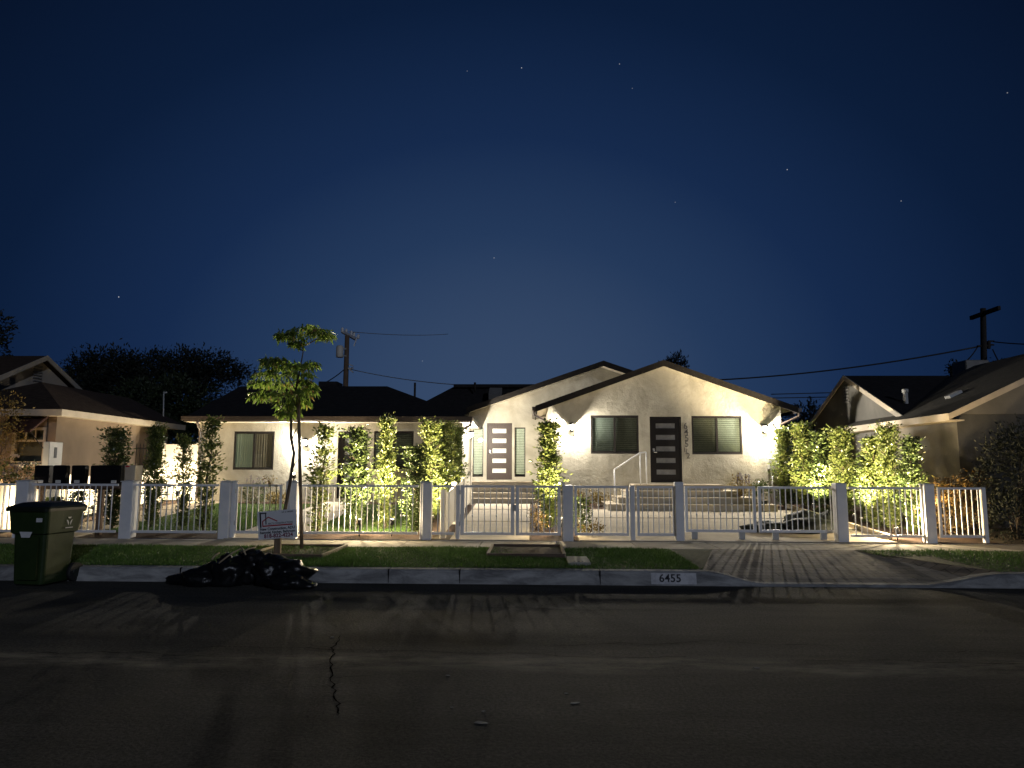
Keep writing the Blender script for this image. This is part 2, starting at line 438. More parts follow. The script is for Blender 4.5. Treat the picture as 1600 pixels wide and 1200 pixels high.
class MB:
    def __init__(s):
        s.v, s.f, s.sm = [], [], []

    def add(s, vs, fs, smooth=False):
        b = len(s.v)
        s.v += [tuple(v) for v in vs]
        s.f += [tuple(b + i for i in f) for f in fs]
        s.sm += [smooth] * len(fs)
        return s

    def box(s, x0, x1, y0, y1, z0, z1):
        vs = [(x, y, z) for z in (z0, z1) for y in (y0, y1) for x in (x0, x1)]
        return s.add(vs, [(0, 2, 3, 1), (4, 5, 7, 6), (0, 1, 5, 4), (2, 6, 7, 3), (0, 4, 6, 2), (1, 3, 7, 5)])

    def bev(s, x0, x1, y0, y1, z0, z1, b=0.01):
        """box with chamfered vertical and top edges"""
        b = min(b, (x1 - x0) * 0.3, (y1 - y0) * 0.3, (z1 - z0) * 0.3)
        ring = lambda d, z: [(x0 + d + b, y0 + d, z), (x1 - d - b, y0 + d, z), (x1 - d, y0 + d + b, z), (x1 - d, y1 - d - b, z),
                             (x1 - d - b, y1 - d, z), (x0 + d + b, y1 - d, z), (x0 + d, y1 - d - b, z), (x0 + d, y0 + d + b, z)]
        vs = ring(0, z0) + ring(0, z1 - b) + ring(b, z1)
        fs = [tuple(range(7, -1, -1)), tuple(range(16, 24))]
        for k in (0, 8):
            for i in range(8):
                j = (i + 1) % 8
                fs.append((k + i, k + j, k + 8 + j, k + 8 + i))
        return s.add(vs, fs)

    def obox(s, c, ax, ay, az):
        """oriented box, half-axis vectors"""
        c, ax, ay, az = Vector(c), Vector(ax), Vector(ay), Vector(az)
        vs = [c + ax * i + ay * j + az * k for k in (-1, 1) for j in (-1, 1) for i in (-1, 1)]
        return s.add(vs, [(0, 2, 3, 1), (4, 5, 7, 6), (0, 1, 5, 4), (2, 6, 7, 3), (0, 4, 6, 2), (1, 3, 7, 5)])

    def bar(s, a, b, w, h=None):
        a, b = Vector(a), Vector(b)
        d = (b - a)
        L = d.length
        d.normalize()
        side = d.cross(Vector((0, 0, 1)))
        if side.length < 1e-4: side = Vector((1, 0, 0))
        side.normalize()
        u = side.cross(d)
        return s.obox((a + b) / 2, d * L / 2, side * w / 2, u * (h or w) / 2)

    def tube(s, pts, rad, n=8, caps=True):
        pts = [Vector(p) for p in pts]
        if not hasattr(rad, '__len__'): rad = [rad] * len(pts)
        vs, fs = [], []
        prev = None
        for i, p in enumerate(pts):
            t = (pts[min(i + 1, len(pts) - 1)] - pts[max(i - 1, 0)]).normalized()
            if prev is None:
                a = t.orthogonal().normalized()
            else:
                a = (prev - t * prev.dot(t))
                a = a.normalized() if a.length > 1e-6 else t.orthogonal().normalized()
            prev = a
            c = t.cross(a)
            for k in range(n):
                an = 2 * PI * k / n
                vs.append(p + (a * math.cos(an) + c * math.sin(an)) * rad[i])
        for i in range(len(pts) - 1):
            for k in range(n):
                j = (k + 1) % n
                fs.append((i * n + k, i * n + j, (i + 1) * n + j, (i + 1) * n + k))
        s.add(vs, fs, True)
        if caps:
            b = len(s.v) - len(vs)
            s.f.append(tuple(b + k for k in range(n - 1, -1, -1)))
            s.f.append(tuple(b + (len(pts) - 1) * n + k for k in range(n)))
            s.sm += [False, False]
        return s

    def lathe(s, c, prof, n=20, smooth=True):
        c = Vector(c)
        vs, fs = [], []
        for r, z in prof:
            for k in range(n):
                a = 2 * PI * k / n
                vs.append(c + Vector((r * math.cos(a), r * math.sin(a), z)))
        for i in range(len(prof) - 1):
            for k in range(n):
                j = (k + 1) % n
                fs.append((i * n + k, i * n + j, (i + 1) * n + j, (i + 1) * n + k))
        fs.append(tuple(range(n - 1, -1, -1)))
        fs.append(tuple((len(prof) - 1) * n + k for k in range(n)))
        return s.add(vs, fs, smooth)

    def prism(s, poly, vec):
        """closed polygon extruded along vec"""
        n = len(poly)
        vec = Vector(vec)
        vs = [Vector(p) for p in poly] + [Vector(p) + vec for p in poly]
        fs = [tuple(range(n - 1, -1, -1)), tuple(range(n, 2 * n))]
        fs += [(i, (i + 1) % n, n + (i + 1) % n, n + i) for i in range(n)]
        return s.add(vs, fs)

    def quad(s, a, b, c, d):
        return s.add([a, b, c, d], [(0, 1, 2, 3)])

    def build(s, name, m, parent=None, label=None, cat=None, group=None, kind=None, local=False):
        vs = np.array([tuple(v) for v in s.v], dtype=float)
        if local:
            o_ = Vector((0, 0, 0))
        elif parent is not None:
            o_ = origin(parent)
        else:
            o_ = Vector(((vs[:, 0].min() + vs[:, 0].max()) / 2, (vs[:, 1].min() + vs[:, 1].max()) / 2, vs[:, 2].min()))
            if kind == 'structure': o_ = Vector((0, 0, 0))
        vs = vs - np.array(o_)
        me = bpy.data.meshes.new(name)
        me.from_pydata(vs.tolist(), [], s.f)
        me.polygons.foreach_set('use_smooth', s.sm)
        me.materials.append(m)
        me.update()
        o = bpy.data.objects.new(name, me)
        COL.objects.link(o)
        if parent is not None:
            o.parent = parent
        elif not local:
            o.location = o_
        return tag(o, label, cat, group, kind)


def mesh_np(name, V, Fc, m, parent=None, smooth=False, kind=None, **kw):
    """world-space numpy mesh (quads or tris)"""
    o_ = np.array(origin(parent)) if parent is not None else (np.zeros(3) if kind in ('structure', 'stuff') else
         np.array([(V[:, 0].min() + V[:, 0].max()) / 2, (V[:, 1].min() + V[:, 1].max()) / 2, V[:, 2].min()]))
    me = bpy.data.meshes.new(name)
    me.from_pydata((V - o_).tolist(), [], Fc.tolist())
    if smooth: me.polygons.foreach_set('use_smooth', [True] * len(Fc))
    me.materials.append(m)
    me.update()
    o = bpy.data.objects.new(name, me)
    COL.objects.link(o)
    if parent is not None: o.parent = parent
    else: o.location = o_
    return tag(o, kind=kind, **kw)


def copy_tree(o, parent=None):
    c = o.copy()
    COL.objects.link(c)
    if parent is not None: c.parent = parent
    for ch in list(o.children): copy_tree(ch, c)
    return c


def text(body, size, m, parent, loc, name='lettering', rot=None, bold=0.0, align='CENTER', sx=1.0, spacing=1.0, extrude=0.003):
    cu = bpy.data.curves.new('t', 'FONT')
    cu.body = body
    cu.size = size
    cu.align_x = align
    cu.align_y = 'CENTER'
    cu.offset = bold
    cu.extrude = extrude
    cu.space_character = spacing
    cu.resolution_u = 3
    to = bpy.data.objects.new('t', cu)
    COL.objects.link(to)
    dg = bpy.context.evaluated_depsgraph_get()
    me = bpy.data.meshes.new_from_object(to.evaluated_get(dg))
    bpy.data.objects.remove(to)
    bpy.data.curves.remove(cu)
    mat4 = (rot or Matrix.Rotation(PI / 2, 4, 'X')) @ Matrix.Diagonal((sx, 1, 1, 1))
    me.transform(mat4)
    me.materials.clear()
    me.materials.append(m)
    o = bpy.data.objects.new(name, me)
    COL.objects.link(o)
    o.parent = parent
    o.location = Vector(loc) - origin(parent)
    return o


def point_light(name, loc, power, col, parent=None, rad=0.05):
    l = bpy.data.lights.new(name, 'POINT')
    l.energy = power
    l.color = col
    l.shadow_soft_size = rad
    o = bpy.data.objects.new(name, l)
    COL.objects.link(o)
    o.location = Vector(loc) - (origin(parent) if parent else Vector((0, 0, 0)))
    if parent: o.parent = parent
    return o


def spot_light(name, loc, target, power, col, ang, parent=None, rad=0.08, blend=0.6):
    l = bpy.data.lights.new(name, 'SPOT')
    l.energy = power
    l.color = col
    l.spot_size = R(ang)
    l.spot_blend = blend
    l.shadow_soft_size = rad
    o = bpy.data.objects.new(name, l)
    COL.objects.link(o)
    o.location = Vector(loc) - (origin(parent) if parent else Vector((0, 0, 0)))
    d = Vector(target) - Vector(loc)
    o.rotation_euler = d.to_track_quat('-Z', 'Y').to_euler()
    if parent: o.parent = parent
    return o


# ------------------------------------------------------------------ foliage
def leaves(c, d, ln, wd, droop=0.0):
    """c: centres (n,3), d: directions (n,3), ln, wd: sizes -> rhombic leaf quads with a fold"""
    n = len(c)
    d = d / (np.linalg.norm(d, axis=1, keepdims=True) + 1e-9)
    r = rng.normal(size=(n, 3))
    s = np.cross(d, r)
    s /= (np.linalg.norm(s, axis=1, keepdims=True) + 1e-9)
    nn = np.cross(d, s)
    ln = np.asarray(ln).reshape(-1, 1) * np.ones((n, 1))
    wd = np.asarray(wd).reshape(-1, 1) * np.ones((n, 1))
    V = np.empty((n, 4, 3))
    V[:, 0] = c
    V[:, 1] = c + d * ln * 0.45 + s * wd * 0.5 + nn * wd * 0.18
    V[:, 2] = c + d * ln - np.array([0, 0, 1.0]) * droop * ln
    V[:, 3] = c + d * ln * 0.45 - s * wd * 0.5 + nn * wd * 0.18
    Fc = np.arange(n * 4).reshape(n, 4)
    return V.reshape(-1, 3), Fc


def column_cloud(h, w, n, lw=0.085, base=0.12, seed=0, taper=0.55, lean=0.0):
    """a trained columnar hedge plant: shoots off one stem, ragged outline"""
    g = np.random.default_rng(seed)
    shoots = max(30, n // 11)
    C, D = [], []
    ph = g.uniform(0, 6.28, 6)
    for i in range(shoots):
        t = g.uniform(0, 1) ** 0.9
        z = base + t * (h - base)
        a = g.uniform(0, 2 * PI)
        prof = (0.72 + 0.28 * math.sin(3.1 * t * 2 + ph[0]) * math.cos(5 * t + ph[1])) * (1 - taper * max(0, t - 0.5) * 1.6)
        prof *= (0.55 + 0.45 * min(1, t * 5))
        rr = w / 2 * prof * (0.35 + 0.8 * g.uniform(0, 1))
        if g.uniform() < 0.10: rr *= 1.35
        tip = np.array([math.cos(a) * rr + lean * t, math.sin(a) * rr, z + g.uniform(0.0, 0.14)])
        root = np.array([lean * t * 0.9, 0, z - g.uniform(0.05, 0.22)])
        k = int(g.integers(7, 15))
        for j in range(k):
            u = g.uniform(0.35, 1.08)
            p = root + (tip - root) * u + g.normal(size=3) * 0.028
            C.append(p)
            D.append((tip - root) / (np.linalg.norm(tip - root) + 1e-6) * 0.7 + g.normal(size=3) * 0.6 + np.array([0, 0, 0.35]))
    # leader shoots on top
    for q in range(4):
        x0, y0 = g.normal(size=2) * w * 0.12
        hh = g.uniform(0.1, 0.35)
        for j in range(12):
            u = g.uniform(0, 1)
            C.append(np.array([x0 + lean, y0, h - 0.15 + u * hh]) + g.normal(size=3) * 0.02)
            D.append(g.normal(size=3) * 0.6 + np.array([0, 0, 0.7]))
    C, D = np.array(C), np.array(D)
    s = g.uniform(0.7, 1.25, len(C))
    return leaves(C, D, lw * s, lw * 0.48 * s)


def make_column(name, h, w, n, m, seed, lw=0.085, stems=1, lean=0.0, taper=0.55):
    root = empty(name, (0, 0, 0))
    V, Fc = column_cloud(h, w, n, lw, seed=seed, lean=lean, taper=taper)
    mesh_np('foliage', V, Fc, m, root)
    b = MB()
    g = random.Random(seed)
    pts = [(0, 0, -0.05)]
    for i in range(1, 9):
        t = i / 8
        pts.append((lean * t + g.uniform(-.02, .02), g.uniform(-.02, .02), h * 0.93 * t))
    b.tube(pts, [0.022 - 0.0018 * i for i in range(9)], 6)
    for i in range(14):
        z = g.uniform(0.15, 0.85) * h
        a = g.uniform(0, 2 * PI)
        l = w * 0.33
        x = lean * z / h
        b.tube([(x, 0, z), (x + math.cos(a) * l * .5, math.sin(a) * l * .5, z + .09), (x + math.cos(a) * l, math.sin(a) * l, z + .2)], [.008, .006, .003], 4)
    b.build('stem', M['bark'], root)
    return root


def blob_cloud(blobs, n, lw, g, asp=0.5, up_bias=0.2, shell=0.55, clump=10, spread=0.12, droop=0.0):
    """blobs: (cx,cy,cz, rx,ry,rz) leaf clumps through and over ellipsoids"""
    C, D = [], []
    vol = np.array([b[3] * b[4] * b[5] for b in blobs]) ** 0.7
    vol = vol / vol.sum()
    for bi, b in enumerate(blobs):
        k = max(3, int(n * vol[bi] / clump))
        for i in range(k):
            d = g.normal(size=3)
            d /= np.linalg.norm(d)
            r = shell + (1.06 - shell) * g.uniform() ** 0.6
            r *= 1 + 0.13 * math.sin(d[0] * 5 + bi) * math.cos(d[2] * 6 + bi * 2)
            c = np.array(b[:3]) + d * np.array(b[3:6]) * r
            C.append(c + g.normal(size=(clump, 3)) * spread)
            D.append(d + g.normal(size=(clump, 3)) * 0.7 + np.array([0, 0, up_bias]))
    C, D = np.concatenate(C), np.concatenate(D)
    s = g.uniform(0.6, 1.3, len(C))
    return leaves(C, D, lw * s, lw * asp * s, droop)


def gz(Y):
    """yard level: rises gently from the front fence to the house"""
    return 0.22 + max(0.0, min(Y, 21.9) - 14.7) * 0.06


def grass_blades(name, polys, n, h, label=None, m='blade'):
    """polys: list of (x0,x1,y0,y1); one stuff object of bent blades"""
    area = np.array([(p[1] - p[0]) * (p[3] - p[2]) for p in polys])
    V = []
    for p, a in zip(polys, area):
        k = int(n * a / area.sum())
        x = rng.uniform(p[0], p[1], k)
        y = rng.uniform(p[2], p[3], k)
        z = np.array([p[4](yy) if len(p) > 4 else gz(yy) for yy in y]) + 0.004
        a_ = rng.uniform(0, 2 * PI, k)
        hh = h * rng.uniform(0.5, 1.2, k) * (0.8 + 0.35 * np.sin(x * 2.1 + y * 1.3))
        w = 0.006
        dx, dy = np.cos(a_) * w, np.sin(a_) * w
        lx, ly = rng.normal(size=k) * hh * 0.5, rng.normal(size=k) * hh * 0.5
        q = np.stack([np.stack([x - dx, y - dy, z], 1), np.stack([x + dx, y + dy, z], 1), np.stack([x + lx, y + ly, z + hh], 1)], 1)
        V.append(q)
    V = np.concatenate(V).reshape(-1, 3)
    Fc = np.arange(len(V)).reshape(-1, 3)
    return mesh_np(name, V, Fc, M[m], kind='stuff', label=label, cat='grass')


# ------------------------------------------------------------------ ground, road, kerb
SW = 0.22
CURB0, CURB1 = 10.62, 10.84
MB().quad((-400, -400, 0), (400, -400, 0), (400, 10.66, 0), (-400, 10.66, 0)).build('road', M['road'], kind='structure')
yb = MB()
ys = [14.74, 16, 18, 20, 21.9, 40, 90, 900]
for a, b in zip(ys, ys[1:]):
    yb.quad((-400, a, gz(a)), (400, a, gz(a)), (400, b, gz(b)), (-400, b, gz(b)))
yb.build('ground', M['dirt'], kind='structure')
# parkway soil under the verge grass, stops at the driveway flare
DL0, DL1 = PX(1098, 10.84, 884), PX(1113, 13.45, 856)   # apron left edge (kerb side, walk side)
DR0, DR1 = PX(1535, 10.9, 893), PX(1332, 13.45, 862)
pk = MB()
pk.quad((-60, CURB1, 0.195), (DL0, CURB1, 0.195), (DL1, 13.46, SW - 0.004), (-60, 13.46, SW - 0.004))
pk.quad((DR0 + .25, CURB1, 0.195), (60, CURB1, 0.195), (60, 13.46, SW - 0.004), (DR1, 13.46, SW - 0.004))
pk.build('grass_verge', M['soil'], kind='structure')
# sidewalk slabs with open joints
sw = MB()
x = -40.0
k = 0
while x < 40:
    sw.bev(x + 0.006, x + 1.494, 13.46, 14.74, -0.1, SW, 0.006)
    x += 1.5
sw.build('sidewalk', M['sidewalk'], kind='structure')
# kerb: one moulded run, drops at the driveway
cb = MB()
cx = sorted(set([-60, -30] + [DL0 - .25 + i * 0.1 for i in range(0, 16)] + [DR0 - 1.4 + i * 0.25 for i in range(0, 10)] + [30, 60]
                + [(-12 + i * 1.0) for i in range(0, 14)]))
def curb_h(x):
    def ss(t): t = max(0, min(1, t)); return t * t * (3 - 2 * t)
    lo = ss((x - (DL0 - 0.02)) / 0.9)
    hi = ss((x - (DR0 - 1.0)) / 1.2)
    return 0.2 - 0.17 * lo * (1 - hi)
prof = []
for x in cx:
    h = curb_h(x)
    prof.append([(x, CURB0 - 0.03, -0.02), (x, CURB0, 0.012), (x, CURB0 + 0.03, h - 0.02), (x, CURB0 + 0.06, h), (x, CURB1, h + 0.002), (x, CURB1, -0.05)])
vs = [p for r in prof for p in r]
fs = []
for i in range(len(prof) - 1):
    for j in range(5):
        a = i * 6 + j
        fs.append((a, a + 6, a + 7, a + 1))
cb.add(vs, fs)
curb = cb.build('curb', M['curb'], kind='structure')
jt = MB()
for x in (-8.3, -5.2, -2.1, -1.05, 1.0):
    jt.box(x - .003, x + .003, CURB0 - .004, CURB1, 0.0, 0.2025)
jt.build('joint', M['crackm'], curb)
# driveway apron: rises from the dropped kerb to the walk
ap = MB()
n = 10
for i in range(n):
    t0, t1 = i / n, (i + 1) / n
    def row(t):
        y = CURB1 + (13.46 - CURB1) * t
        z = 0.032 + (SW - 0.032) * (t ** 0.8)
        xl = DL0 + (DL1 - DL0) * t
        xr = DR0 + (DR1 - DR0) * t
        return (xl, y, z), (xr, y, z)
    a, b = row(t0)
    d, c = row(t1)
    ap.quad(a, b, c, d)
    # flared wings down from the verge
    ap.quad((a[0] - .25 * (1 - t0), a[1], a[2] + (0.20 - a[2])), a, d, (d[0] - .25 * (1 - t1), d[1], d[2] + (0.20 - min(.2, d[2]))))
    ap.quad(b, (b[0] + .25 * (1 - t0), b[1], a[2] + (0.20 - a[2])), (c[0] + .25 * (1 - t1), c[1], d[2] + (0.20 - min(.2, d[2]))), c)
ap.build('driveway_apron', M['paver'], kind='structure')

# house number painted on the kerb
y_c = CURB0 + 0.014
a0, a1 = PX(1017, y_c, 900), PX(1088, y_c, 900)
pan = MB()
pan.quad((a0, CURB0 - .003, 0.02), (a1, CURB0 - .003, 0.02), (a1, CURB0 + 0.0265, 0.176), (a0, CURB0 + 0.0265, 0.176))
panel = pan.build('address_panel', M['paint_white'], curb)
tilt = math.atan2(0.0295, 0.156)
text('6455', 0.155, M['paint_black'], curb, ((a0 + a1) / 2 - 0.05, CURB0 + 0.007, 0.10), 'address_numerals',
     Matrix.Rotation(PI / 2 - tilt, 4, 'X'), bold=0.002, spacing=1.05, extrude=0.0015)

# crack and pale scraps on the asphalt
ck = MB()
cpts = [(533, 993), (528, 1005), (520, 1013), (524, 1022), (516, 1035), (520, 1048), (515, 1060), (522, 1075), (524, 1088), (529, 1100), (527, 1112), (531, 1118)]
def onz(px, py, z):
    d = ray(px, py)
    return CAM + d * ((z - CAM.z) / d.z)
cp = []
for (a, b), (c, d) in zip(cpts, cpts[1:]):
    for t in (0, .33, .66):
        p = onz(a + (c - a) * t, b + (d - b) * t, 0.0)
        cp.append((p.x + random.uniform(-.02, .02), p.y))
for i, ((xa, ya), (xb, yb_)) in enumerate(zip(cp, cp[1:])):
    w = 0.003 + 0.005 * random.random()
    ck.quad((xa - w, ya, .004), (xa + w, ya, .004), (xb + w, yb_, .004), (xb - w, yb_, .004))
for (bx, by, ang, ln) in ((520, 1013, 2.6, .7), (516, 1035, .4, .5), (522, 1075, 2.9, .45), (524, 1060, .2, .6), (529, 1100, 1.0, .4)):
    p = onz(bx, by, 0.0)
    x, y = p.x, p.y
    for k in range(int(ln / .07)):
        x2, y2 = x + .07 * math.cos(ang) + random.uniform(-.02, .02), y + .04 * math.sin(ang) + random.uniform(-.03, .03)
        w = .003 * (1 - k * .07 / ln) + .001
        ck.quad((x, y - w, .0042), (x2, y2 - w, .0042), (x2, y2 + w, .0042), (x, y + w, .0042))
        x, y = x2, y2
ck.build('road_crack', M['crackm'], kind='structure')
ck = MB()
for (sx, sy, ln) in ((5.2, 6.9, 3.2), (-1.0, 6.75, 4.5), (1.5, 7.0, 2.6), (-3.5, 6.5, 2.0), (3.5, 6.55, 2.2), (0.5, 8.9, 2.5)):
    x, y = sx - ln / 2, sy
    while x < sx + ln / 2:
        x2, y2 = x + random.uniform(.08, .22), y + random.uniform(-.05, .05)
        w = random.uniform(.002, .007)
        ck.quad((x, y - w, .004), (x2, y2 - w, .004), (x2, y2 + w, .004), (x, y + w, .004))
        x, y = x2, y2
ck.build('road_seam', M['crackm'], kind='structure')
for i, (px, py, s) in enumerate([(898, 1099, .06), (752, 1130, .08), (755, 1112, .025), (885, 1084, .025), (1182, 1044, .05), (519, 996, .03), (706, 1106, .02), (700, 1056, .03)]):
    p = onz(px, py, 0.0)
    s *= .6
    b = MB()
    a = random.uniform(-.5, .5)
    q = [(-s, -s * .25), (-s * .2, -s * .4), (s, -s * .1), (s * .5, s * .35), (-s * .6, s * .3)]
    q = [(p.x + u * math.cos(a) - v * math.sin(a), p.y + u * math.sin(a) + v * math.cos(a)) for u, v in q]
    top = [(x, y, .005 + .004 * random.random()) for x, y in q]
    bot = [(x, y, .002) for x, y in q]
    b.add(bot + top, [(4, 3, 2, 1, 0), (5, 6, 7, 8, 9)] + [(k, (k + 1) % 5, 5 + (k + 1) % 5, 5 + k) for k in range(5)])
    b.build('litter_scrap', M['scrap'], None, 'small pale scrap of litter lying on the dark asphalt', 'litter', 'pale scraps scattered over the road')

# yard paving and lawns
XP0, XP1 = PX(705, 15.0, 820), PX(827, 15.0, 820)        # main walk
XG0, XG1 = -6.35, -4.95                                     # walk to the left-hand door
def pad(name, x0, x1, cuts):
    b = MB()
    for (a, c) in cuts:
        vs = [(x0, a, gz(a) + .02), (x1, a, gz(a) + .02), (x1, c, gz(c) + .02), (x0, c, gz(c) + .02)]
        b.prism([(v[0], v[1], v[2] - .1) for v in vs], (0, 0, .1))
    return b.build(name, M['concrete'], kind='structure')
pad('path', XP0, XP1, [(14.745, 17.55), (17.67, 20.1), (20.22, 21.6)])
pad('entry_path', XG0, XG1, [(14.745, 17.0), (17.1, 19.3), (19.4, 21.9)])
pad('side_path', -10.7, -9.5, [(14.8, 17.2), (17.3, 19.6), (19.7, 22.2)])
pad('driveway', 0.98, 7.35, [(14.745, 18.35), (18.48, 20.25)])
lb = MB()
lawns = [(-9.4, XG0 - .03, 15.5, 21.2), (XG1 + .03, -2.55, 15.7, 21.2)]
for (x0, x1, y0, y1) in lawns:
    for i in range(6):
        a, c = y0 + (y1 - y0) * i / 6, y0 + (y1 - y0) * (i + 1) / 6
        lb.quad((x0, a, gz(a) + .012), (x1, a, gz(a) + .012), (x1, c, gz(c) + .012), (x0, c, gz(c) + .012))
lb.build('lawn', M['soil'], kind='structure')
grass_blades('lawn_grass', [p + (lambda y: gz(y) + .012,) for p in lawns], 42000, 0.05, 'short bright green lawn either side of the entry path behind the fence', 'lit_lawn_blade')
verge_z = lambda y: 0.195 + (y - CURB1) / (13.46 - CURB1) * (SW - .004 - .195)
grass_blades('verge_grass', [(-12.5, DL0 - .02, CURB1 + .0, 13.46, verge_z)], 80000, 0.045, 'dark green verge grass between the kerb and the sidewalk')
grass_blades('driveway_side_grass', [(DR0 + .2, 12.5, CURB1 + .02, 13.46, verge_z), (DR1 + .1, DR0 + .2, 12.6, 13.46, verge_z)], 16000, 0.045, 'dark grass strip at the right of the driveway apron')
mb = MB()
def bed(x0, x1, y0, y1):
    k = 4
    for i in range(k):
        a, c = y0 + (y1 - y0) * i / k, y0 + (y1 - y0) * (i + 1) / k
        mb.quad((x0, a, gz(a) + .006), (x1, a, gz(a) + .006), (x1, c, gz(c) + .006), (x0, c, gz(c) + .006))
bed(-11.3, -10.75, 14.8, 22); bed(-9.4, XG0 - .02, 14.76, 15.5); bed(XG1 + .02, XP0 - .35, 14.76, 15.7); bed(-2.5, XP0 - .02, 15.7, 21.6)
bed(XP1 + .02, 0.96, 14.76, 21.0); bed(7.4, 9.4, 14.76, 22); bed(-9.4, XG0 - .02, 21.2, 21.95); bed(XG1 + .02, -2.6, 21.2, 21.95); bed(0.98, 7.35, 20.28, 21.98)
mb.build('planting_bed', M['mulch'], kind='structure')

# ------------------------------------------------------------------ the house
YF = 22.0      # gable front
YW = 22.0      # left wing front
YR = 25.4      # recessed entrance wall
house = empty('house', (0.5, 22.0, 0.6), 'cream stucco single storey house with dark roofs and lit wall lamps', 'house')


def wall_holes(mbw, x0, x1, z0, z1, Y, holes, rev=0.12):
    """front skin in the plane y=Y with rectangular openings and their reveals"""
    xs = sorted({x0, x1, *[h[0] for h in holes], *[h[1] for h in holes]})
    zs = sorted({z0, z1, *[h[2] for h in holes], *[h[3] for h in holes]})
    for a, b in zip(xs, xs[1:]):
        for c, d in zip(zs, zs[1:]):
            mx, mz = (a + b) / 2, (c + d) / 2
            if any(h[0] < mx < h[1] and h[2] < mz < h[3] for h in holes): continue
            mbw.quad((a, Y, c), (b, Y, c), (b, Y, d), (a, Y, d))
    for (a, b, c, d) in holes:
        y2 = Y + rev
        mbw.quad((a, Y, c), (a, y2, c), (b, y2, c), (b, Y, c))
        mbw.quad((a, Y, d), (b, Y, d), (b, y2, d), (a, y2, d))
        mbw.quad((a, Y, c), (a, Y, d), (a, y2, d), (a, y2, c))
        mbw.quad((b, Y, c), (b, y2, c), (b, y2, d), (b, Y, d))


def rect(pxa, pya, pxb, pyb, Y):
    xm, ym = (pxa + pxb) / 2, (pya + pyb) / 2
    return (PX(pxa, Y, ym), PX(pxb, Y, ym), PZ(xm, pyb, Y), PZ(xm, pya, Y))


def window(r, Y, parent, kind='blind', flip=False, fr=None):
    """sliding window: frame, two sashes, glass, blinds behind"""
    x0, x1, z0, z1 = r
    fw = 0.05
    f = MB()
    y0, y1 = Y + .003, Y + .034
    f.box(x0, x1, y0, y1, z0, z0 + fw).box(x0, x1, y0, y1, z1 - fw, z1)
    f.box(x0, x0 + fw, y0, y1, z0 + fw, z1 - fw).box(x1 - fw, x1, y0, y1, z0 + fw, z1 - fw)
    w = f.build('window', fr or M['frame'], parent)
    xm = (x0 + x1) / 2
    s = MB()
    s.box(xm - .03, xm + .03, y0 - .006, y1 - .004, z0 + fw, z1 - fw)
    for (a, b) in ((x0 + fw, xm - .03), (xm + .03, x1 - fw)):
        s.box(a, b, y0 + .008, y1 - .006, z0 + fw, z0 + fw + .025).box(a, b, y0 + .008, y1 - .006, z1 - fw - .025, z1 - fw)
    s.build('sash', fr or M['frame'], w)
    for i, (a, b) in enumerate(((x0 + fw, xm - .03), (xm + .03, x1 - fw))):
        yy = y0 + .014 + (.006 if i else 0)
        MB().box(a, b, yy, yy + .004, z0 + fw + .025, z1 - fw - .025).build('pane', M['glass'] if (i == 0) != flip else M['glass_dark'], w)
    if kind == 'blind':
        for (a, b) in ((x0 + fw, xm - .01), (xm + .01, x1 - fw)):
            bl = MB()
            z = z0 + fw + .06
            while z < z1 - fw - .02:
                bl.obox(((a + b) / 2, Y + .05, z), ((b - a) / 2, 0, 0), (0, .012, -.0235), (0, .0012, .0007))
                z += .058
            for q in (a + .12, b - .12):
                bl.box(q - .003, q + .003, Y + .034, Y + .036, z0 + fw, z1 - fw)
            bl.box(a, b, Y + .038, Y + .07, z1 - fw - .03, z1 - fw + .02)
            bl.build('blind', M['blind'], w)
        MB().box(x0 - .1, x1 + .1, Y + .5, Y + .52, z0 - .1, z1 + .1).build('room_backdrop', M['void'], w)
    else:
        for i, (a, b) in enumerate(((x0 + fw, xm - .01), (xm + .01, x1 - fw))):
            cu = MB()
            n = 24
            pts = [(a + (b - a) * k / n, Y + .046 + .006 * math.sin(k * 1.9 + i)) for k in range(n + 1)]
            for (xa, ya), (xb, yb2) in zip(pts, pts[1:]):
                cu.quad((xa, ya, z0), (xb, yb2, z0), (xb, yb2, z1), (xa, ya, z1))
            cu.build('curtain', M['curtain'] if i == 0 else M['curtain_brown'], w)
    return w


def lite_door(r, Y, parent, md, mg, n=5, handle_left=True, lite=(0.19, 0.80)):
    """slab door with five horizontal lites"""
    x0, x1, z0, z1 = r
    y0 = Y + .02
    fr = MB()
    fr.box(x0, x0 + .05, y0, y0 + .1, z0, z1).box(x1 - .05, x1, y0, y0 + .1, z0, z1).box(x0 + .05, x1 - .05, y0, y0 + .1, z1 - .05, z1)
    d = fr.build('door', md, parent)
    a, b, c, e = x0 + .053, x1 - .053, z0 + .015, z1 - .053
    la, lb2 = a + (b - a) * lite[0], a + (b - a) * lite[1]
    H = e - c
    leaf = MB()
    zs = []
    lh = H * 0.078
    for i in range(n):
        zc = c + H * (0.155 + i * 0.182)
        zs.append((zc - lh / 2, zc + lh / 2))
    yl0, yl1 = y0 + .03, y0 + .075
    leaf.box(a, la, yl0, yl1, c, e).box(lb2, b, yl0, yl1, c, e)
    prev = c
    for (p, q) in zs + [(e, e)]:
        leaf.box(la, lb2, yl0, yl1, prev, p)
        prev = q
    leaf.build('door_leaf', md, d)
    for (p, q) in zs:
        MB().box(la, lb2, yl0 + .014, yl1 - .014, p, q).build('lite', mg, d)
    hx = a + .06 if handle_left else b - .06
    h = MB()
    h.box(hx - .03, hx + .03, yl0 - .018, yl0, c + .93, c + 1.03)
    h.tube([(hx, yl0 - .018, c + .9), (hx, yl0 - .05, c + .9), (hx + (.1 if handle_left else -.1), yl0 - .05, c + .9)], .012, 8)
    h.build('handle', M['chrome'], d)
    return d


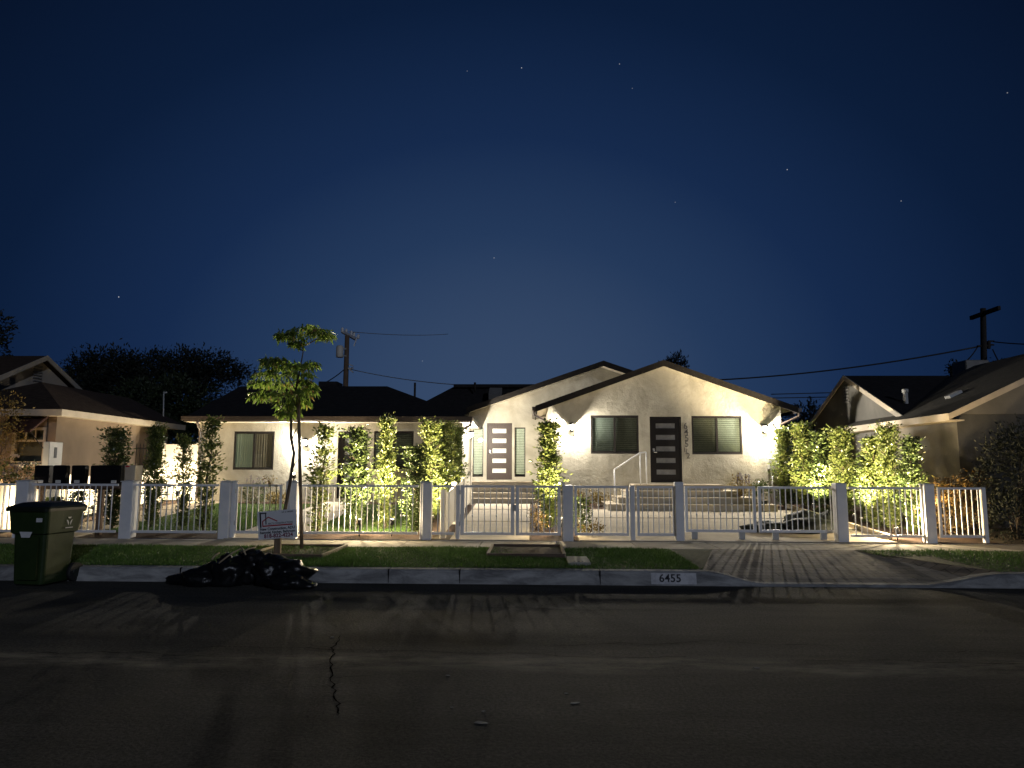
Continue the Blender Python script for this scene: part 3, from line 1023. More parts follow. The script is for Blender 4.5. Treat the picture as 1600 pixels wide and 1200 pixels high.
# --- front gable
gx0, gx1 = PX(857, YF, 720), PX(1223, YF, 720)
pk_ = P(1037, 563, YF - .2)                        # ridge at the barge
el, er = P(838, 634, YF - .2), P(1246, 636, YF - .2)
ridge_x, ridge_z = pk_.x, pk_.z
slope = ((ridge_z - el.z) / (ridge_x - el.x) + (ridge_z - er.z) / (er.x - ridge_x)) / 2
def rz(x): return ridge_z - abs(x - ridge_x) * slope
TH = 0.10
zbase = gz(YF) - 0.15
z_eave_l, z_eave_r = rz(gx0) - TH - .02, rz(gx1) - TH - .02
zt = min(z_eave_l, z_eave_r)
w3 = rect(923, 649, 998, 709, YF)
d2 = rect(1016, 651, 1065.5, 754, YF)
w4 = rect(1081, 650, 1159.5, 710, YF)
wl = MB()
wall_holes(wl, gx0, gx1, zbase, zt, YF, [w3, d2, w4])
rz_in = lambda x: rz(x) - TH - .02
wl.add([(gx0, YF, zt), (gx1, YF, zt), (gx1, YF, rz_in(gx1)), (ridge_x, YF, rz_in(ridge_x)), (gx0, YF, rz_in(gx0))], [(0, 1, 2, 3, 4)])
# flanks and back
wl.quad((gx0, YF, zbase), (gx0, YF, rz_in(gx0)), (gx0, 34, rz_in(gx0)), (gx0, 34, zbase))
wl.quad((gx1, YF, zbase), (gx1, 34, zbase), (gx1, 34, rz_in(gx1)), (gx1, YF, rz_in(gx1)))
wl.add([(gx0, 34, zbase), (gx1, 34, zbase), (gx1, 34, rz_in(gx1)), (ridge_x, 34, rz_in(ridge_x)), (gx0, 34, rz_in(gx0))], [(4, 3, 2, 1, 0)])
wl.build('wall', M['stucco'], house)
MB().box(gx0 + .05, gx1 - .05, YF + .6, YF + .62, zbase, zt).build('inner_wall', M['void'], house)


def gable_roof(rx, rzz, xl, xr, y0, y1, sl, name='roof', cut_left=None):
    f = lambda x: rzz - abs(x - rx) * sl
    t = 0.06
    rf = MB()
    for (a, b) in ((xl, rx), (rx, xr)):
        poly = [(a, y0 + .02, f(a)), (b, y0 + .02, f(b)), (b, y0 + .02, f(b) - t), (a, y0 + .02, f(a) - t)]
        rf.prism(poly, (0, y1 - y0, 0))
    roof = rf.build(name, M['roof'], house)
    so = MB()
    for (a, b) in ((xl + .04, rx), (rx, xr - .04)):
        poly = [(a, y0 + .04, f(a) - t - .02), (b, y0 + .04, f(b) - t - .02), (b, y0 + .04, f(b) - t - .05), (a, y0 + .04, f(a) - t - .05)]
        so.prism(poly, (0, y1 - y0 - .1, 0))
    so.build('soffit', M['soffit'], roof)
    fa = MB()
    for (a, b) in ((xl - .02, rx), (rx, xr + .02)):
        poly = [(a, y0 - .02, f(a) + .012), (b, y0 - .02, f(b) + .012), (b, y0 - .02, f(b) - .18), (a, y0 - .02, f(a) - .18)]
        fa.prism(poly, (0, .038, 0))
    for a, sgn in ((xl, -1), (xr, 1)):
        fa.box(min(a, a + .03 * sgn), max(a, a + .03 * sgn), y0 + .02, y1, f(a) - .18, f(a) + .004)
    fa.build('fascia', M['fascia'], roof)
    return roof


rf1 = gable_roof(ridge_x, ridge_z, el.x, er.x, YF - .2, 34.4, slope)
# gutters + downspouts of the front gable
for side, x, gxw in (('l', el.x, gx0), ('r', er.x, gx1)):
    sg = -1 if side == 'l' else 1
    g = MB()
    zz = rz(x) - .03
    xa, xb = sorted((x + sg * .03, x + sg * .13))
    g.box(xa, xb, YF - .2, 30, zz - .12, zz)
    g.build('gutter', M['gutter'], house)
    d = MB()
    xo = x + sg * .06
    xi = gxw - .07 * sg if side == 'l' else gxw - .06
    if side == 'l': xi = gxw + .10
    pts = [(xo, YF - .14, zz - .1), (xo, YF - .13, zz - .25), (xi, YF - .10, zz - .50), (xi, YF - .06, zz - .62), (xi, YF - .06, gz(YF) + .1)]
    d.tube(pts, .04, 8)
    d.build('downspout', M['gutter'], house)
    tg = MB()
    xw = el.x if side == 'l' else er.x
# windows, door
window(w3, YF, house)
window(w4, YF, house, flip=True)
lite_door(d2, YF, house, M['door_black'], M['frost_dark'], lite=(0.16, 0.84))
# small plate + meter box by the right corner
mbx = MB()
q = rect(1200, 716, 1209, 733, YF - .06)
mbx.bev(q[0], q[1] + .12, YF - .16, YF, q[2], q[3], .01)
mbx.tube([(q[0] + .1, YF - .06, q[2]), (q[0] + .1, YF - .06, gz(YF))], .03, 8)
mbx.build('meter_box', M['steel'], house)
# numerals, two columns at the foot like the photo: 6 4 5 5 1/2
for ch, px, py, s in (('6', 1071, 666, .27), ('4', 1072.5, 675.5, .27), ('5', 1073, 685, .27), ('5', 1073, 694, .27), ('1', 1070, 703, .20), ('/', 1072.5, 706, .22), ('2', 1075.5, 712.5, .24)):
    p = P(px, py, YF - .02)
    text(ch, s, M['numeral'], house, (p.x, YF - .015, p.z), 'house_number', bold=.001, extrude=.01)
for ch, px, py, s in (('6', 1207, 664, .14), ('5', 1210, 668, .14)):
    p = P(px, py, YF - .02)
    text(ch, s, M['numeral'], house, (p.x, YF - .015, p.z), 'house_number', bold=.003, extrude=.01)

# --- recessed entrance block with its own gable behind
rk = P(943, 564, YR - .8)
rl = P(730, 637, YR - .8)
sl2 = (rk.z - rl.z) / (rk.x - rl.x)
rz2 = lambda x: rk.z - abs(x - rk.x) * sl2
rxr = rk.x + 3.4
wxl = PX(738, YR)
d1 = rect(760.5, 661, 800, 749.5, YR)
s1 = rect(738.8, 668, 755.2, 745, YR)
s2 = rect(804, 668, 820.8, 745, YR)
wl = MB()
wx0 = PX(700, YR)
zt2 = rz2(wx0 + .0) - TH - .02
zt2 = min(zt2, PZ(770, 650, YR))
wall_holes(wl, wx0, gx0 + .05, zbase, zt2, YR, [s1, d1, s2])
wl.add([(wx0, YR, zt2), (gx0 + .05, YR, zt2), (gx0 + .05, YR, rz2(gx0 + .05) - TH - .02), (wx0, YR, rz2(wx0) - TH - .02)], [(0, 1, 2, 3)])
wl.add([(gx0 + .05, YR, 2.5), (rxr, YR, 2.5), (rxr, YR, rz2(rxr) - TH - .02), (rk.x, YR, rk.z - TH - .02), (gx0 + .05, YR, rz2(gx0 + .05) - TH - .02)], [(0, 1, 2, 3, 4)])
wl.build('entry_wall', M['stucco'], house)
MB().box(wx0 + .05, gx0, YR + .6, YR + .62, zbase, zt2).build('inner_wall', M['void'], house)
gable_roof(rk.x, rk.z, rl.x, rxr, YR - .8, 36, sl2, 'entry_roof')
lite_door(d1, YR, house, M['door_brown'], M['frost'])
for r in (s1, s2):
    x0, x1, z0, z1 = r
    f = MB()
    fw = .03
    f.box(x0, x1, YR + .003, YR + .05, z0, z0 + fw).box(x0, x1, YR + .003, YR + .05, z1 - fw, z1)
    f.box(x0, x0 + fw, YR + .003, YR + .05, z0 + fw, z1 - fw).box(x1 - fw, x1, YR + .003, YR + .05, z0 + fw, z1 - fw)
    w = f.build('sidelight', M['frame'], house)
    MB().box(x0 + fw, x1 - fw, YR + .02, YR + .026, z0 + fw, z1 - fw).build('pane', M['glass'], w)
    bl = MB()
    z = z0 + .12
    while z < z1 - .05:
        bl.obox(((x0 + x1) / 2, YR + .055, z), ((x1 - x0) / 2 - .02, 0, 0), (0, .012, -.0235), (0, .0012, .0007))
        z += .058
    bl.build('blind', M['lit_sidelight_blind'], w)

# --- left wing with its hip roof
ww0, ww1 = PX(309, YW, 720), PX(722, YW, 720)
ev = P(500, 652, YW - .5).z                       # eave level
e0, e1 = PX(288, YW - .5, 652), PX(737, YW - .5, 652)
rr = P(605, 603.5, 24.7)
rlft = P(376, 604, 24.7)
ridY, ridZ = 24.7, rr.z
zw = ev - .14
win1 = rect(365, 674, 428, 734, YW)
win2 = rect(584, 673.5, 646, 733, YW)
dw = rect(527, 674, 573, 779, YW)
wl = MB()
wall_holes(wl, ww0, ww1, zbase, zw, YW, [win1, win2, dw])
wl.quad((ww1, YW, zbase), (ww1, YR + .02, zbase), (ww1, YR + .02, zw), (ww1, YW, zw))
wl.quad((ww0, YW, zbase), (ww0, YW, zw), (ww0, 28, zw), (ww0, 28, zbase))
wl.quad((ww0, 28, zbase), (ww0, 28, zw), (ww1, 28, zw), (ww1, 28, zbase))
wl.build('wing_wall', M['stucco'], house)
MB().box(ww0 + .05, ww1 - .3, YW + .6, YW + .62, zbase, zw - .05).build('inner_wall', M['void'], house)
window(win1, YW, house, 'curtain')
window(win2, YW, house, 'blind')
lite_door(dw, YW, house, M['door_black'], M['frost_dark'])
yb0, yb1 = YW - .5, 28.4
rf = MB()
A, B, C_, D_ = (e0, yb0, ev), (e1, yb0, ev), (e1, yb1, ev), (e0, yb1, ev)
E, G = (rlft.x, ridY, ridZ), (rr.x, ridY, ridZ)
rf.add([A, B, C_, D_, E, G], [(0, 1, 5, 4), (1, 2, 5), (2, 3, 4, 5), (3, 0, 4), (3, 2, 1, 0)])
wing_roof = rf.build('wing_roof', M['roof'], house)
so = MB()
so.box(e0 + .02, e1 - .02, yb0 + .02, yb1, ev - .14, ev - .11)
so.build('soffit', M['soffit'], wing_roof)
fa = MB()
fa.box(e0, e1, yb0 - .02, yb0 + .02, ev - .14, ev + .0)
fa.box(e1 - .02, e1 + .02, yb0 + .02, yb1, ev - .14, ev).box(e0 - .02, e0 + .02, yb0 + .02, yb1, ev - .14, ev)
fa.build('fascia', M['gutter'], wing_roof)
g = MB()
g.box(e0 - .04, e1 + .04, yb0 - .13, yb0 - .022, ev - .10, ev + .02)
g.build('gutter', M['gutter'], wing_roof)
for (xo, xi, zz) in ((e1 - .02, ww1 - .10, ev), (e0 + .45, ww0 + .06, ev)):
    d = MB()
    d.tube([(xo, yb0 - .07, zz - .08), (xo, yb0 - .05, zz - .22), (xi, YW - .12, zz - .42 if xo > 0 or xo > -5 else zz - .34), (xi, YW - .06, zz - .52), (xi, YW - .06, gz(YW) + .1)], .04, 8)
    d.build('downspout', M['gutter'], house)
vt = MB()
q = P(648, 620, 25.8)
vt.tube([(q.x, 25.8, 3.9), (q.x, 25.8, PZ(648, 598, 25.8))], .04, 8)
vt.build('vent_pipe', M['darkpole'], house)
# rear block roof seen between the wing and the entrance gable
q0, q1, q2 = P(640, 640, 30), P(707, 604, 32), P(830, 600.5, 32)
rb = MB()
ez = 3.3
rb.add([(q0.x - 1.2, 28.5, ez), (4.0, 28.5, ez), (4.0, 36, ez), (q0.x - 1.2, 36, ez), (q1.x, 32.2, q1.z), (3.5, 32.2, q1.z)],
       [(0, 1, 5, 4), (1, 2, 5), (2, 3, 4, 5), (3, 0, 4), (3, 2, 1, 0)])
rear = rb.build('rear_roof', M['roof'], house)
cap = MB()
ql = P(709, 603, 32)
cap.box(ql.x, 3.4, 31.9, 32.5, q1.z - .05, q1.z + .10)
cap.build('ridge_cap', M['roof'], rear)
sk = MB()
a, b = P(764, 622, 30.6), P(784, 607, 30.6)
sk.obox(((a.x + b.x) / 2, 30.7, (a.z + b.z) / 2), ((b.x - a.x) / 2, 0, 0), (0, .35, .19), (0, -.05, .1))
sk.build('skylight', M['hvac'], rear)
rp = MB()
q = P(741, 601, 31)
rp.tube([(q.x, 31.4, q1.z - .3), (q.x, 31.4, q.z + .15)], .05, 8)
rp.build('vent_pipe', M['darkpole'], rear)
MB().box(q0.x - .8, 3.9, 28.8, 35.7, zbase, ez - .01).build('rear_wall', M['stucco'], house)
bx = MB()
a, b = P(500, 604, 26.6), P(529, 597, 26.6)
bx.box(a.x, b.x, 26.4, 27.2, ridZ - .9, b.z)
bx.build('rooftop_unit', M['roof'], wing_roof)


# wall lamps
WARM = (1.0, 0.915, 0.78)
def wall_lamp(p, n, power, rad=.055):
    """up/down shielded lamp: back plate, hood, glowing bulb on the wall plane with normal n"""
    p, n = Vector(p), Vector(n)
    t = Vector((0, 0, 1)).cross(n)
    b = MB()
    b.obox(p + n * .012, t * .05, n * .012, Vector((0, 0, .13)))
    b.obox(p + n * .07 + Vector((0, 0, .105)), t * .012, n * .06, Vector((0, 0, .012)))
    lamp = b.build('wall_lamp', M['black'], house)
    c = p + n * .14
    h = MB()
    h.lathe(c, [(.012, .15), (.06, .135), (.105, .095), (.11, .085), (.10, .085)], 20)
    h.build('lamp_hood', M['black'], lamp)
    gl = MB()
    gl.lathe(c, [(.02, -.075), (.05, -.06), (.06, -.02), (.06, .04), (.045, .07), (.02, .074)], 16)
    gl.build('lamp_glass', M['bulb'], lamp)
    point_light('lamp_light', c + n * .07, power, WARM, lamp, .03)
    return lamp

LP = 720
q = P(893, 668, YF); wall_lamp((q.x, YF, q.z), (0, -1, 0), LP)
q = P(1193, 671, YF); wall_lamp((q.x, YF, q.z), (0, -1, 0), LP)
q = P(479, 692, YW); wall_lamp((q.x, YW, q.z), (0, -1, 0), LP)
q = P(729.5, 680, 23.4); wall_lamp((ww1, 23.4, q.z), (1, 0, 0), LP * 1.25)

# porch steps
st = MB()
zl = PZ(780, 752, YR - .3)
st.box(-2.12, gx0 - .005, 22.75, YR - .005, .3, zl)
zg = gz(21.6) + .02
nst = 3
for i in range(nst):
    ztop = zl - (zl - zg) * (i + 1) / (nst + 1)
    y0 = 22.75 - .33 * (i + 1)
    st.box(ww1 + .03, gx0 - .005, y0, 22.75 - .33 * i, .3, ztop - .03)
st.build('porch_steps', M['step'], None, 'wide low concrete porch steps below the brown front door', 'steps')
# tread nosings
pn = bpy.data.objects['porch_steps']
tr = MB()
for i in range(nst):
    ztop = zl - (zl - zg) * (i + 1) / (nst + 1)
    y0 = 22.75 - .33 * (i + 1)
    tr.box(ww1 + .03, gx0 - .005, y0 - .025, 22.75 - .33 * i - .003, ztop - .03, ztop)
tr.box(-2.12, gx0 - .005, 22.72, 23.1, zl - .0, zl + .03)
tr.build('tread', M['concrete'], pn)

st = MB()
zl2 = PZ(1040, 756, YF - .05)
xa, xb = PX(992, 20.9), PX(1130, 20.9)
zg2 = gz(20.0) + .02
tops = [zl2 - (zl2 - zg2) * i / 4 for i in range(4)]
steps2 = []
for i, zt_ in enumerate(tops):
    y0 = 21.0 - .34 * i
    ex0, ex1 = .28 * i + (.0 if i < 3 else .05), .40 * i
    steps2.append((xa - ex0, xb + ex1, y0, zt_))
for i, (a, b, y0, zt_) in enumerate(steps2):
    z0 = steps2[i + 1][3] if i < 3 else .3
    st.box(a, b, y0, YF - .004, z0 - (.0 if i < 3 else 0), zt_ - .03)
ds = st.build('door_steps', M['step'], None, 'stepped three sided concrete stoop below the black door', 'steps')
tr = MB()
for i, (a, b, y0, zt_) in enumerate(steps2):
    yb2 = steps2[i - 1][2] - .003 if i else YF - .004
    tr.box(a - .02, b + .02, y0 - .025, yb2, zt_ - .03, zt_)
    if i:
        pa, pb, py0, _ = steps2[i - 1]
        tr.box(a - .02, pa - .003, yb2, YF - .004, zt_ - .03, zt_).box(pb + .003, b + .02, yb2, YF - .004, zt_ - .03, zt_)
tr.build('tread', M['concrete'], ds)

# hand rail on the stoop
hr = empty('handrail', (PX(985, 20.9), 20.7, zl2), 'white metal handrail sloping beside the stoop under the window', 'handrail')
yh = 20.95
t0, t1 = P(960, 734, yh), P(1000, 707.5, yh)
t2 = P(1009.5, 706.5, yh)
b = MB()
b.tube([(t0.x, yh, t0.z), (t1.x, yh, t1.z), (t2.x, yh, t2.z)], .022, 8)
b.build('rail', M['white'], hr)
for (t, zb) in ((t0, gz(20.5)), (t1, zl2), (t2, zl2)):
    MB().tube([(t.x, yh, zb), (t.x, yh, t.z)], .018, 8).build('rail_post', M['white'], hr)

# ------------------------------------------------------------------ street fence
YFN = 14.86
ZB = SW


def zf(px, py): return PZ(px, py, YFN)


Z_RAIL = zf(800, 758.5)
Z_BOT = zf(800, 836)


def baluster(x, y, z0, z1, par, knuckle):
    b = MB()
    r = .0085
    b.box(x - r, x + r, y - r, y + r, z0, z1)
    for k in knuckle:
        zk = z0 + (z1 - z0) * k
        b.lathe((x, y, zk), [(.010, -.03), (.019, -.012), (.021, 0), (.019, .012), (.010, .03)], 8)
    b.build('baluster', M['white'], par)


def panel(pxa, pxb, par, y=YFN, stile=0.045, gate=False, zb=None, zr=None, knuck=True):
    xa, xb = PX(pxa, y), PX(pxb, y)
    zb, zr = zb or Z_BOT, zr or Z_RAIL
    r = MB()
    r.bev(xa, xb, y - .022, y + .022, zr - .045, zr, .004)
    r.build('top_rail', M['white'], par)
    r = MB()
    r.bev(xa, xb, y - .022, y + .022, zb, zb + (.055 if gate else .05), .004)
    r.build('bottom_rail', M['white'], par)
    if gate:
        for s in (xa, xb):
            r = MB()
            c = s + (stile / 2 + .001) * (1 if s == xa else -1)
            r.bev(c - stile / 2, c + stile / 2, y - .024, y + .024, zb - .002, zr + .002, .004)
            r.build('stile', M['white'], par)
    n = max(2, int(round((xb - xa) / 0.118)))
    for i in range(1, n):
        x = xa + (xb - xa) * i / n
        kn = ([(.62,), (), (.38,), ()][i % 4] if knuck else ())
        baluster(x, y, zb + .03, zr - .03, par, kn)


def post(px, par, w, h=None, y=YFN, cap=True, flute=False, zc=None):
    x = PX(px, y, 800)
    zt_ = zc if zc is not None else (h if h else Z_RAIL + .045)
    b = MB()
    b.bev(x - w / 2, x + w / 2, y - w / 2, y + w / 2, ZB - .03, zt_, .012)
    p = b.build('post', M['white'], par)
    if flute:
        fl = MB()
        for q in (-.28, .28):
            fl.box(x + q * w - .006, x + q * w + .006, y - w / 2 - .005, y - w / 2 + .002, ZB + .02, zt_ - .03)
        fl.build('moulding', M['white'], p)
    if cap:
        c = MB()
        e = w / 2 + .012
        c.add([(x - e, y - e, zt_), (x + e, y - e, zt_), (x + e, y + e, zt_), (x - e, y + e, zt_),
               (x - e, y - e, zt_ + .014), (x + e, y - e, zt_ + .014), (x + e, y + e, zt_ + .014), (x - e, y + e, zt_ + .014), (x, y, zt_ + .04)],
              [(3, 2, 1, 0), (0, 1, 5, 4), (1, 2, 6, 5), (2, 3, 7, 6), (3, 0, 4, 7), (4, 5, 8), (5, 6, 8), (6, 7, 8), (7, 4, 8)])
        c.build('post_cap', M['white'], p)
    return p


GF = 'white metal fence sections along the sidewalk'
fa_ = empty('metal_fence', (PX(200, YFN), YFN, ZB), 'white metal fence with thick posts behind the green bin and left hedges', 'fence', GF)
panel(-75, 28, fa_); panel(48, 188, fa_); panel(212, 344, fa_)
post(38, fa_, .27); post(201, fa_, .25); post(353, fa_, .22); post(365, fa_, .09)
g1 = empty('garden_gate', (PX(408, YFN), YFN, ZB), 'single white metal gate behind the builder yard sign', 'gate')
panel(371, 443, g1, gate=True)
fb_ = empty('metal_fence', (PX(560, YFN), YFN, ZB), 'white metal fence before the uplit hedge columns, right of yard sign', 'fence', GF)
post(449, fb_, .08); post(459, fb_, .17, flute=True)
panel(471, 655, fb_); post(659, fb_, .07); post(667.5, fb_, .19, flute=True); panel(677, 711, fb_); post(715.5, fb_, .085, cap=False, zc=Z_RAIL + .004)
g2 = empty('garden_gate', (PX(762, YFN), YFN, ZB), 'white gate leaf before the porch steps and brown front door', 'gate', 'double gate leaves across the main walk')
panel(720.5, 804, g2, gate=True, stile=.075)
g3 = empty('garden_gate', (PX(842, YFN), YFN, ZB), 'white gate leaf in front of the lone tall hedge column', 'gate', 'double gate leaves across the main walk')
panel(806, 876, g3, gate=True, stile=.07)
for gt, px in ((g1, 371.5), (g2, 719.5), (g3, 877)):
    for zz in (.55, 1.2):
        x = PX(px, YFN)
        MB().tube([(x, YFN - .03, zz - .045), (x, YFN - .03, zz + .045)], .014, 8).build('hinge', M['steel'], gt)
lt = MB()
lt.box(PX(804, YFN) - .02, PX(804, YFN) + .035, YFN - .05, YFN - .024, .82, .95)
lt.build('latch', M['steel'], g2)
fc_ = empty('metal_fence', (PX(970, YFN), YFN, ZB), 'white metal fence in front of the handrail, ending at a taller post', 'fence', GF)
post(887, fc_, .22, flute=True, cap=False, zc=Z_RAIL + .01); post(880, fc_, .06)
panel(897, 981, fc_, gate=True, stile=.05); post(988, fc_, .10, cap=False, zc=Z_RAIL + .006); panel(994, 1053, fc_, gate=True, stile=.05)
post(1061, fc_, .175, h=Z_RAIL + .085, cap=False)
YG = 15.02
g4 = empty('sliding_gate', (PX(1188, YG), YG, ZB), 'wide white sliding driveway gate on small rollers before the dark heap', 'gate')
zb4, zr4 = PZ(1188, 832, YG), PZ(1188, 760, YG)
panel(1068, 1178, g4, y=YG, gate=True, stile=.06, zb=zb4, zr=zr4)
panel(1182, 1303, g4, y=YG, gate=True, stile=.06, zb=zb4, zr=zr4)
for px in (1082, 1155, 1207, 1281):
    x = PX(px, YG)
    b = MB()
    b.tube([(x, YG - .03, ZB + .065), (x, YG + .03, ZB + .065)], .062, 16)
    b.box(x - .06, x + .06, YG - .035, YG + .035, ZB + .075, zb4 + .003)
    b.build('roller', M['steel'], g4)
b = MB()
b.box(PX(1050, YG), PX(1325, YG), YG - .025, YG + .025, ZB - .0, ZB + .012)
b.build('gate_track', M['steel'], g4)
fd_ = empty('metal_fence', (PX(1430, YFN), YFN, ZB), 'white metal fence before the tall right hedge and red shrub', 'fence', GF)
post(1313, fd_, .22, h=Z_RAIL + .075, cap=False)
q = MB(); xq = PX(1303, 15.3)
q.bev(xq - .05, xq + .05, 15.2, 15.3, ZB, Z_RAIL + .06, .005); q.build('gate_catch_post', M['white'], fd_)
panel(1323, 1438, fd_); post(1442, fd_, .05); post(1450.5, fd_, .20); panel(1461, 1532, fd_, gate=True, stile=.05); post(1537.5, fd_, .09, cap=False, zc=Z_RAIL + .004)

# ------------------------------------------------------------------ side fences
pf = empty('picket_fence', (-11.4, 18.5, gz(18.5)), 'low white picket fence on the left boundary, brightly lit behind mailboxes', 'fence')
sl_ = MB()
y = 15.1
while y < 21.8:
    sl_.bev(-11.42, -11.395, y, y + .13, gz(y) + .06, gz(y) + 1.05, .006)
    y += .148
sl_.build('slat_panel', M['vinyl'], pf)
rl_ = MB()
for h in (.25, .85):
    rl_.bar((-11.44, 15.0, gz(15) + h), (-11.44, 21.9, gz(21.9) + h), .035, .08)
rl_.build('rail', M['vinyl'], pf)
for y in (15.0, 17.3, 19.6, 21.85):
    MB().bev(-11.49, -11.36, y - .065, y + .065, gz(y) - .05, gz(y) + 1.14, .012).build('post', M['vinyl'], pf)
sg_ = empty('side_gate', (-10.9, 22.1, .65), 'tall white board gate glowing beside the left house corner', 'gate')
b = MB()
x = -11.5
while x < ww0 - .12:
    b.bev(x, x + .148, 22.08, 22.11, .70, PZ(262, 694, 22.1), .005)
    x += .152
b.build('board_panel', M['vinyl'], sg_)
for x in (-11.57, ww0 - .06):
    MB().bev(x - .05, x + .05, 22.06, 22.16, .6, PZ(262, 692, 22.1), .01).build('post', M['vinyl'], sg_)
b = MB()
b.box(-11.5, ww0 - .1, 22.112, 22.15, .9, 1.0).box(-11.5, ww0 - .1, 22.112, 22.15, 2.1, 2.2)
b.build('rail', M['vinyl'], sg_)
ifn = empty('iron_fence', (-11.9, 21.6, .6), 'black iron picket fence beside the tan neighbour wall', 'fence')
b = MB()
x = -12.15
zt_ = PZ(215, 695, 21.6)
while x < -11.5:
    b.tube([(x, 21.6, .6), (x, 21.6, zt_), (x, 21.6, zt_ + .07)], [.011, .011, .001], 6)
    x += .105
b.build('picket', M['iron'], ifn)
b = MB()
b.box(-12.15, -11.48, 21.585, 21.615, zt_ - .12, zt_ - .09).box(-12.15, -11.48, 21.585, 21.615, .8, .83)
b.build('rail', M['iron'], ifn)
# picket fence along the main walk
wf = empty('picket_fence', (-2.0, 18, gz(18)), 'low white board fence running back along the left of the main walk', 'fence')
b = MB()
y = 15.2
xw = XP0 - .18
while y < 21.3:
    b.bev(xw - .012, xw + .012, y, y + .14, gz(y) + .08, gz(y) + .88, .005)
    y += .155
b.build('slat_panel', M['vinyl'], wf)
b = MB()
b.bar((xw - .03, 15.1, gz(15.1) + .2), (xw - .03, 21.4, gz(21.4) + .2), .03, .08)
b.bar((xw - .03, 15.1, gz(15.1) + .72), (xw - .03, 21.4, gz(21.4) + .72), .03, .08)
b.build('rail', M['vinyl'], wf)
for y in (15.1, 17.2, 19.3, 21.4):
    MB().bev(xw - .06, xw + .06, y - .06, y + .06, gz(y) - .03, gz(y) + 1.0, .01).build('post', M['vinyl'], wf)

# ------------------------------------------------------------------ landscape lamps
GL = 'low landscape lights between the plants'
def garden_light(x, y, target, power, col, ang, label, z=None, spill=0, hh=.30):
    z0 = gz(y) if z is None else z
    root = empty('landscape_light', (x, y, z0), label, 'lamp', GL)
    b = MB()
    b.tube([(x, y, z0 - .05), (x, y, z0 + hh - .03)], .012, 8)
    b.build('lamp_stake', M['black'], root)
    t = (Vector(target) - Vector((x, y, z0 + hh))).normalized()
    c = Vector((x, y, z0 + hh))
    h = MB()
    h.tube([c - t * .06, c - t * .03, c + t * .06], [.03, .042, .045], 14)
    h.build('lamp_head', M['black'], root)
    l = MB()
    l.tube([c + t * .061, c + t * .066], .038, 14)
    l.build('lens', M['bulb_low'], root)
    spot_light('lamp_light', c + t * .09, target, power, col, ang, root)
    if spill: point_light('lamp_spill', c + t * .085 + Vector((0, 0, .02)), spill, col, root, .02)
    return root
WU = (1.0, 0.80, 0.50)
UP = 560
x = PX(563, 15.25, 826)
garden_light(x, 15.18, (x - .05, 16.0, 2.7), UP * 3.0, WU, 100, 'landscape light at the foot of the brightest hedge column behind the middle fence', spill=170)
x = PX(612, 15.2, 826)
garden_light(x, 15.22, (x - .1, 16.05, 3.0), UP * 2.2, WU, 100, 'landscape light under the column right of the brightest one', spill=90)
garden_light(-2.2, 15.9, (-2.5, 18.2, 3.2), UP * 4.6, WU, 105, 'landscape light low behind the boards left of the main walk', spill=40)
x = PX(866, 15.6, 815)
garden_light(x + .12, 15.35, (x - .05, 16.4, 3.0), UP * 3.2, WU, 95, 'landscape light at the foot of the lone column by the main gate', spill=90)
garden_light(7.25, 18.7, (7.8, 20.2, 3.2), UP * 4.6, WU, 100, 'landscape light deep in the right hedge beside the house corner')
garden_light(7.3, 16.5, (8.0, 18.0, 3.0), UP * 4.4, WU, 100, 'landscape light halfway along the right hedge, behind the dark heap', spill=30)
x = PX(1399, 15.2, 833)
garden_light(x, 15.12, (x - .05, 16.3, 3.0), UP * 4.2, WU, 95, 'bare glowing landscape light at the front of the right hedge', spill=220, hh=.2)
x = PX(1458, 15.3, 800)
garden_light(x, 15.35, (x + .12, 15.9, 1.2), UP * 1.0, (1.0, .70, .32), 100, 'amber landscape light beside the red shrub by the right fence end', spill=70)
q = P(461, 754, 14.95)
garden_light(q.x, 14.86, (q.x + .1, 12.6, 4.0), UP * 2.6, WU, 75, 'small landscape light clamped on the gate post beside the yard sign', z=Z_RAIL + .06, hh=.12)
garden_light(-12.4, 16.0, (-12.9, 17.6, 1.4), UP * .3, (1.0, .60, .28), 150, 'amber landscape light beside the rose bush in front of the tan house')
garden_light(-10.95, 15.35, (-11.45, 16.0, 1.0), UP * .22, WU, 150, 'landscape light nearest the green bin, in front of white pickets', spill=30)
garden_light(-10.9, 17.6, (-11.4, 17.9, 1.3), UP * .30, WU, 150, 'landscape light behind the mailboxes, against white pickets', spill=60)
garden_light(-10.8, 19.8, (-11.3, 20.5, 1.4), UP * .25, WU, 150, 'landscape light far along the left white pickets')
garden_light(-10.75, 21.5, (-10.85, 22.1, 1.9), UP * .35, WU, 130, 'landscape light below the tall white side gate', spill=90)

# ------------------------------------------------------------------ hedge columns
protos = [make_column('hedge_column', 2.6, .66, 5600, M['leaf'], 1, .066), make_column('hedge_column', 2.6, .60, 4600, M['leaf_dark'], 2, .066),
          make_column('hedge_column', 2.6, .55, 2200, M['leaf'], 3, .072, lean=.05), make_column('hedge_column', 2.6, .72, 7000, M['leaf'], 4, .066, taper=.35)]
used = [False] * 4
def hedge(px, top, Y, w, kind, label, group, rz=None, lean=0):
    o = protos[kind] if not used[kind] else copy_tree(protos[kind])
    used[kind] = True
    pw = [.66, .60, .55, .72][kind]
    kw = 1.15 if group.startswith('right') else 1.30
    x = PX(px, Y, 760)
    z0 = gz(Y)
    h = PZ(px, top, Y) - z0
    o.location = (x, Y, z0)
    o.rotation_euler = (0, 0, random.uniform(0, 6.28) if rz is None else rz)
    o.scale = (w / pw * kw, w / pw * kw, h / 2.78)
    tag(o, label, 'hedge plant', group)
    return o
GH = 'tall columnar hedge plants around the front yard'
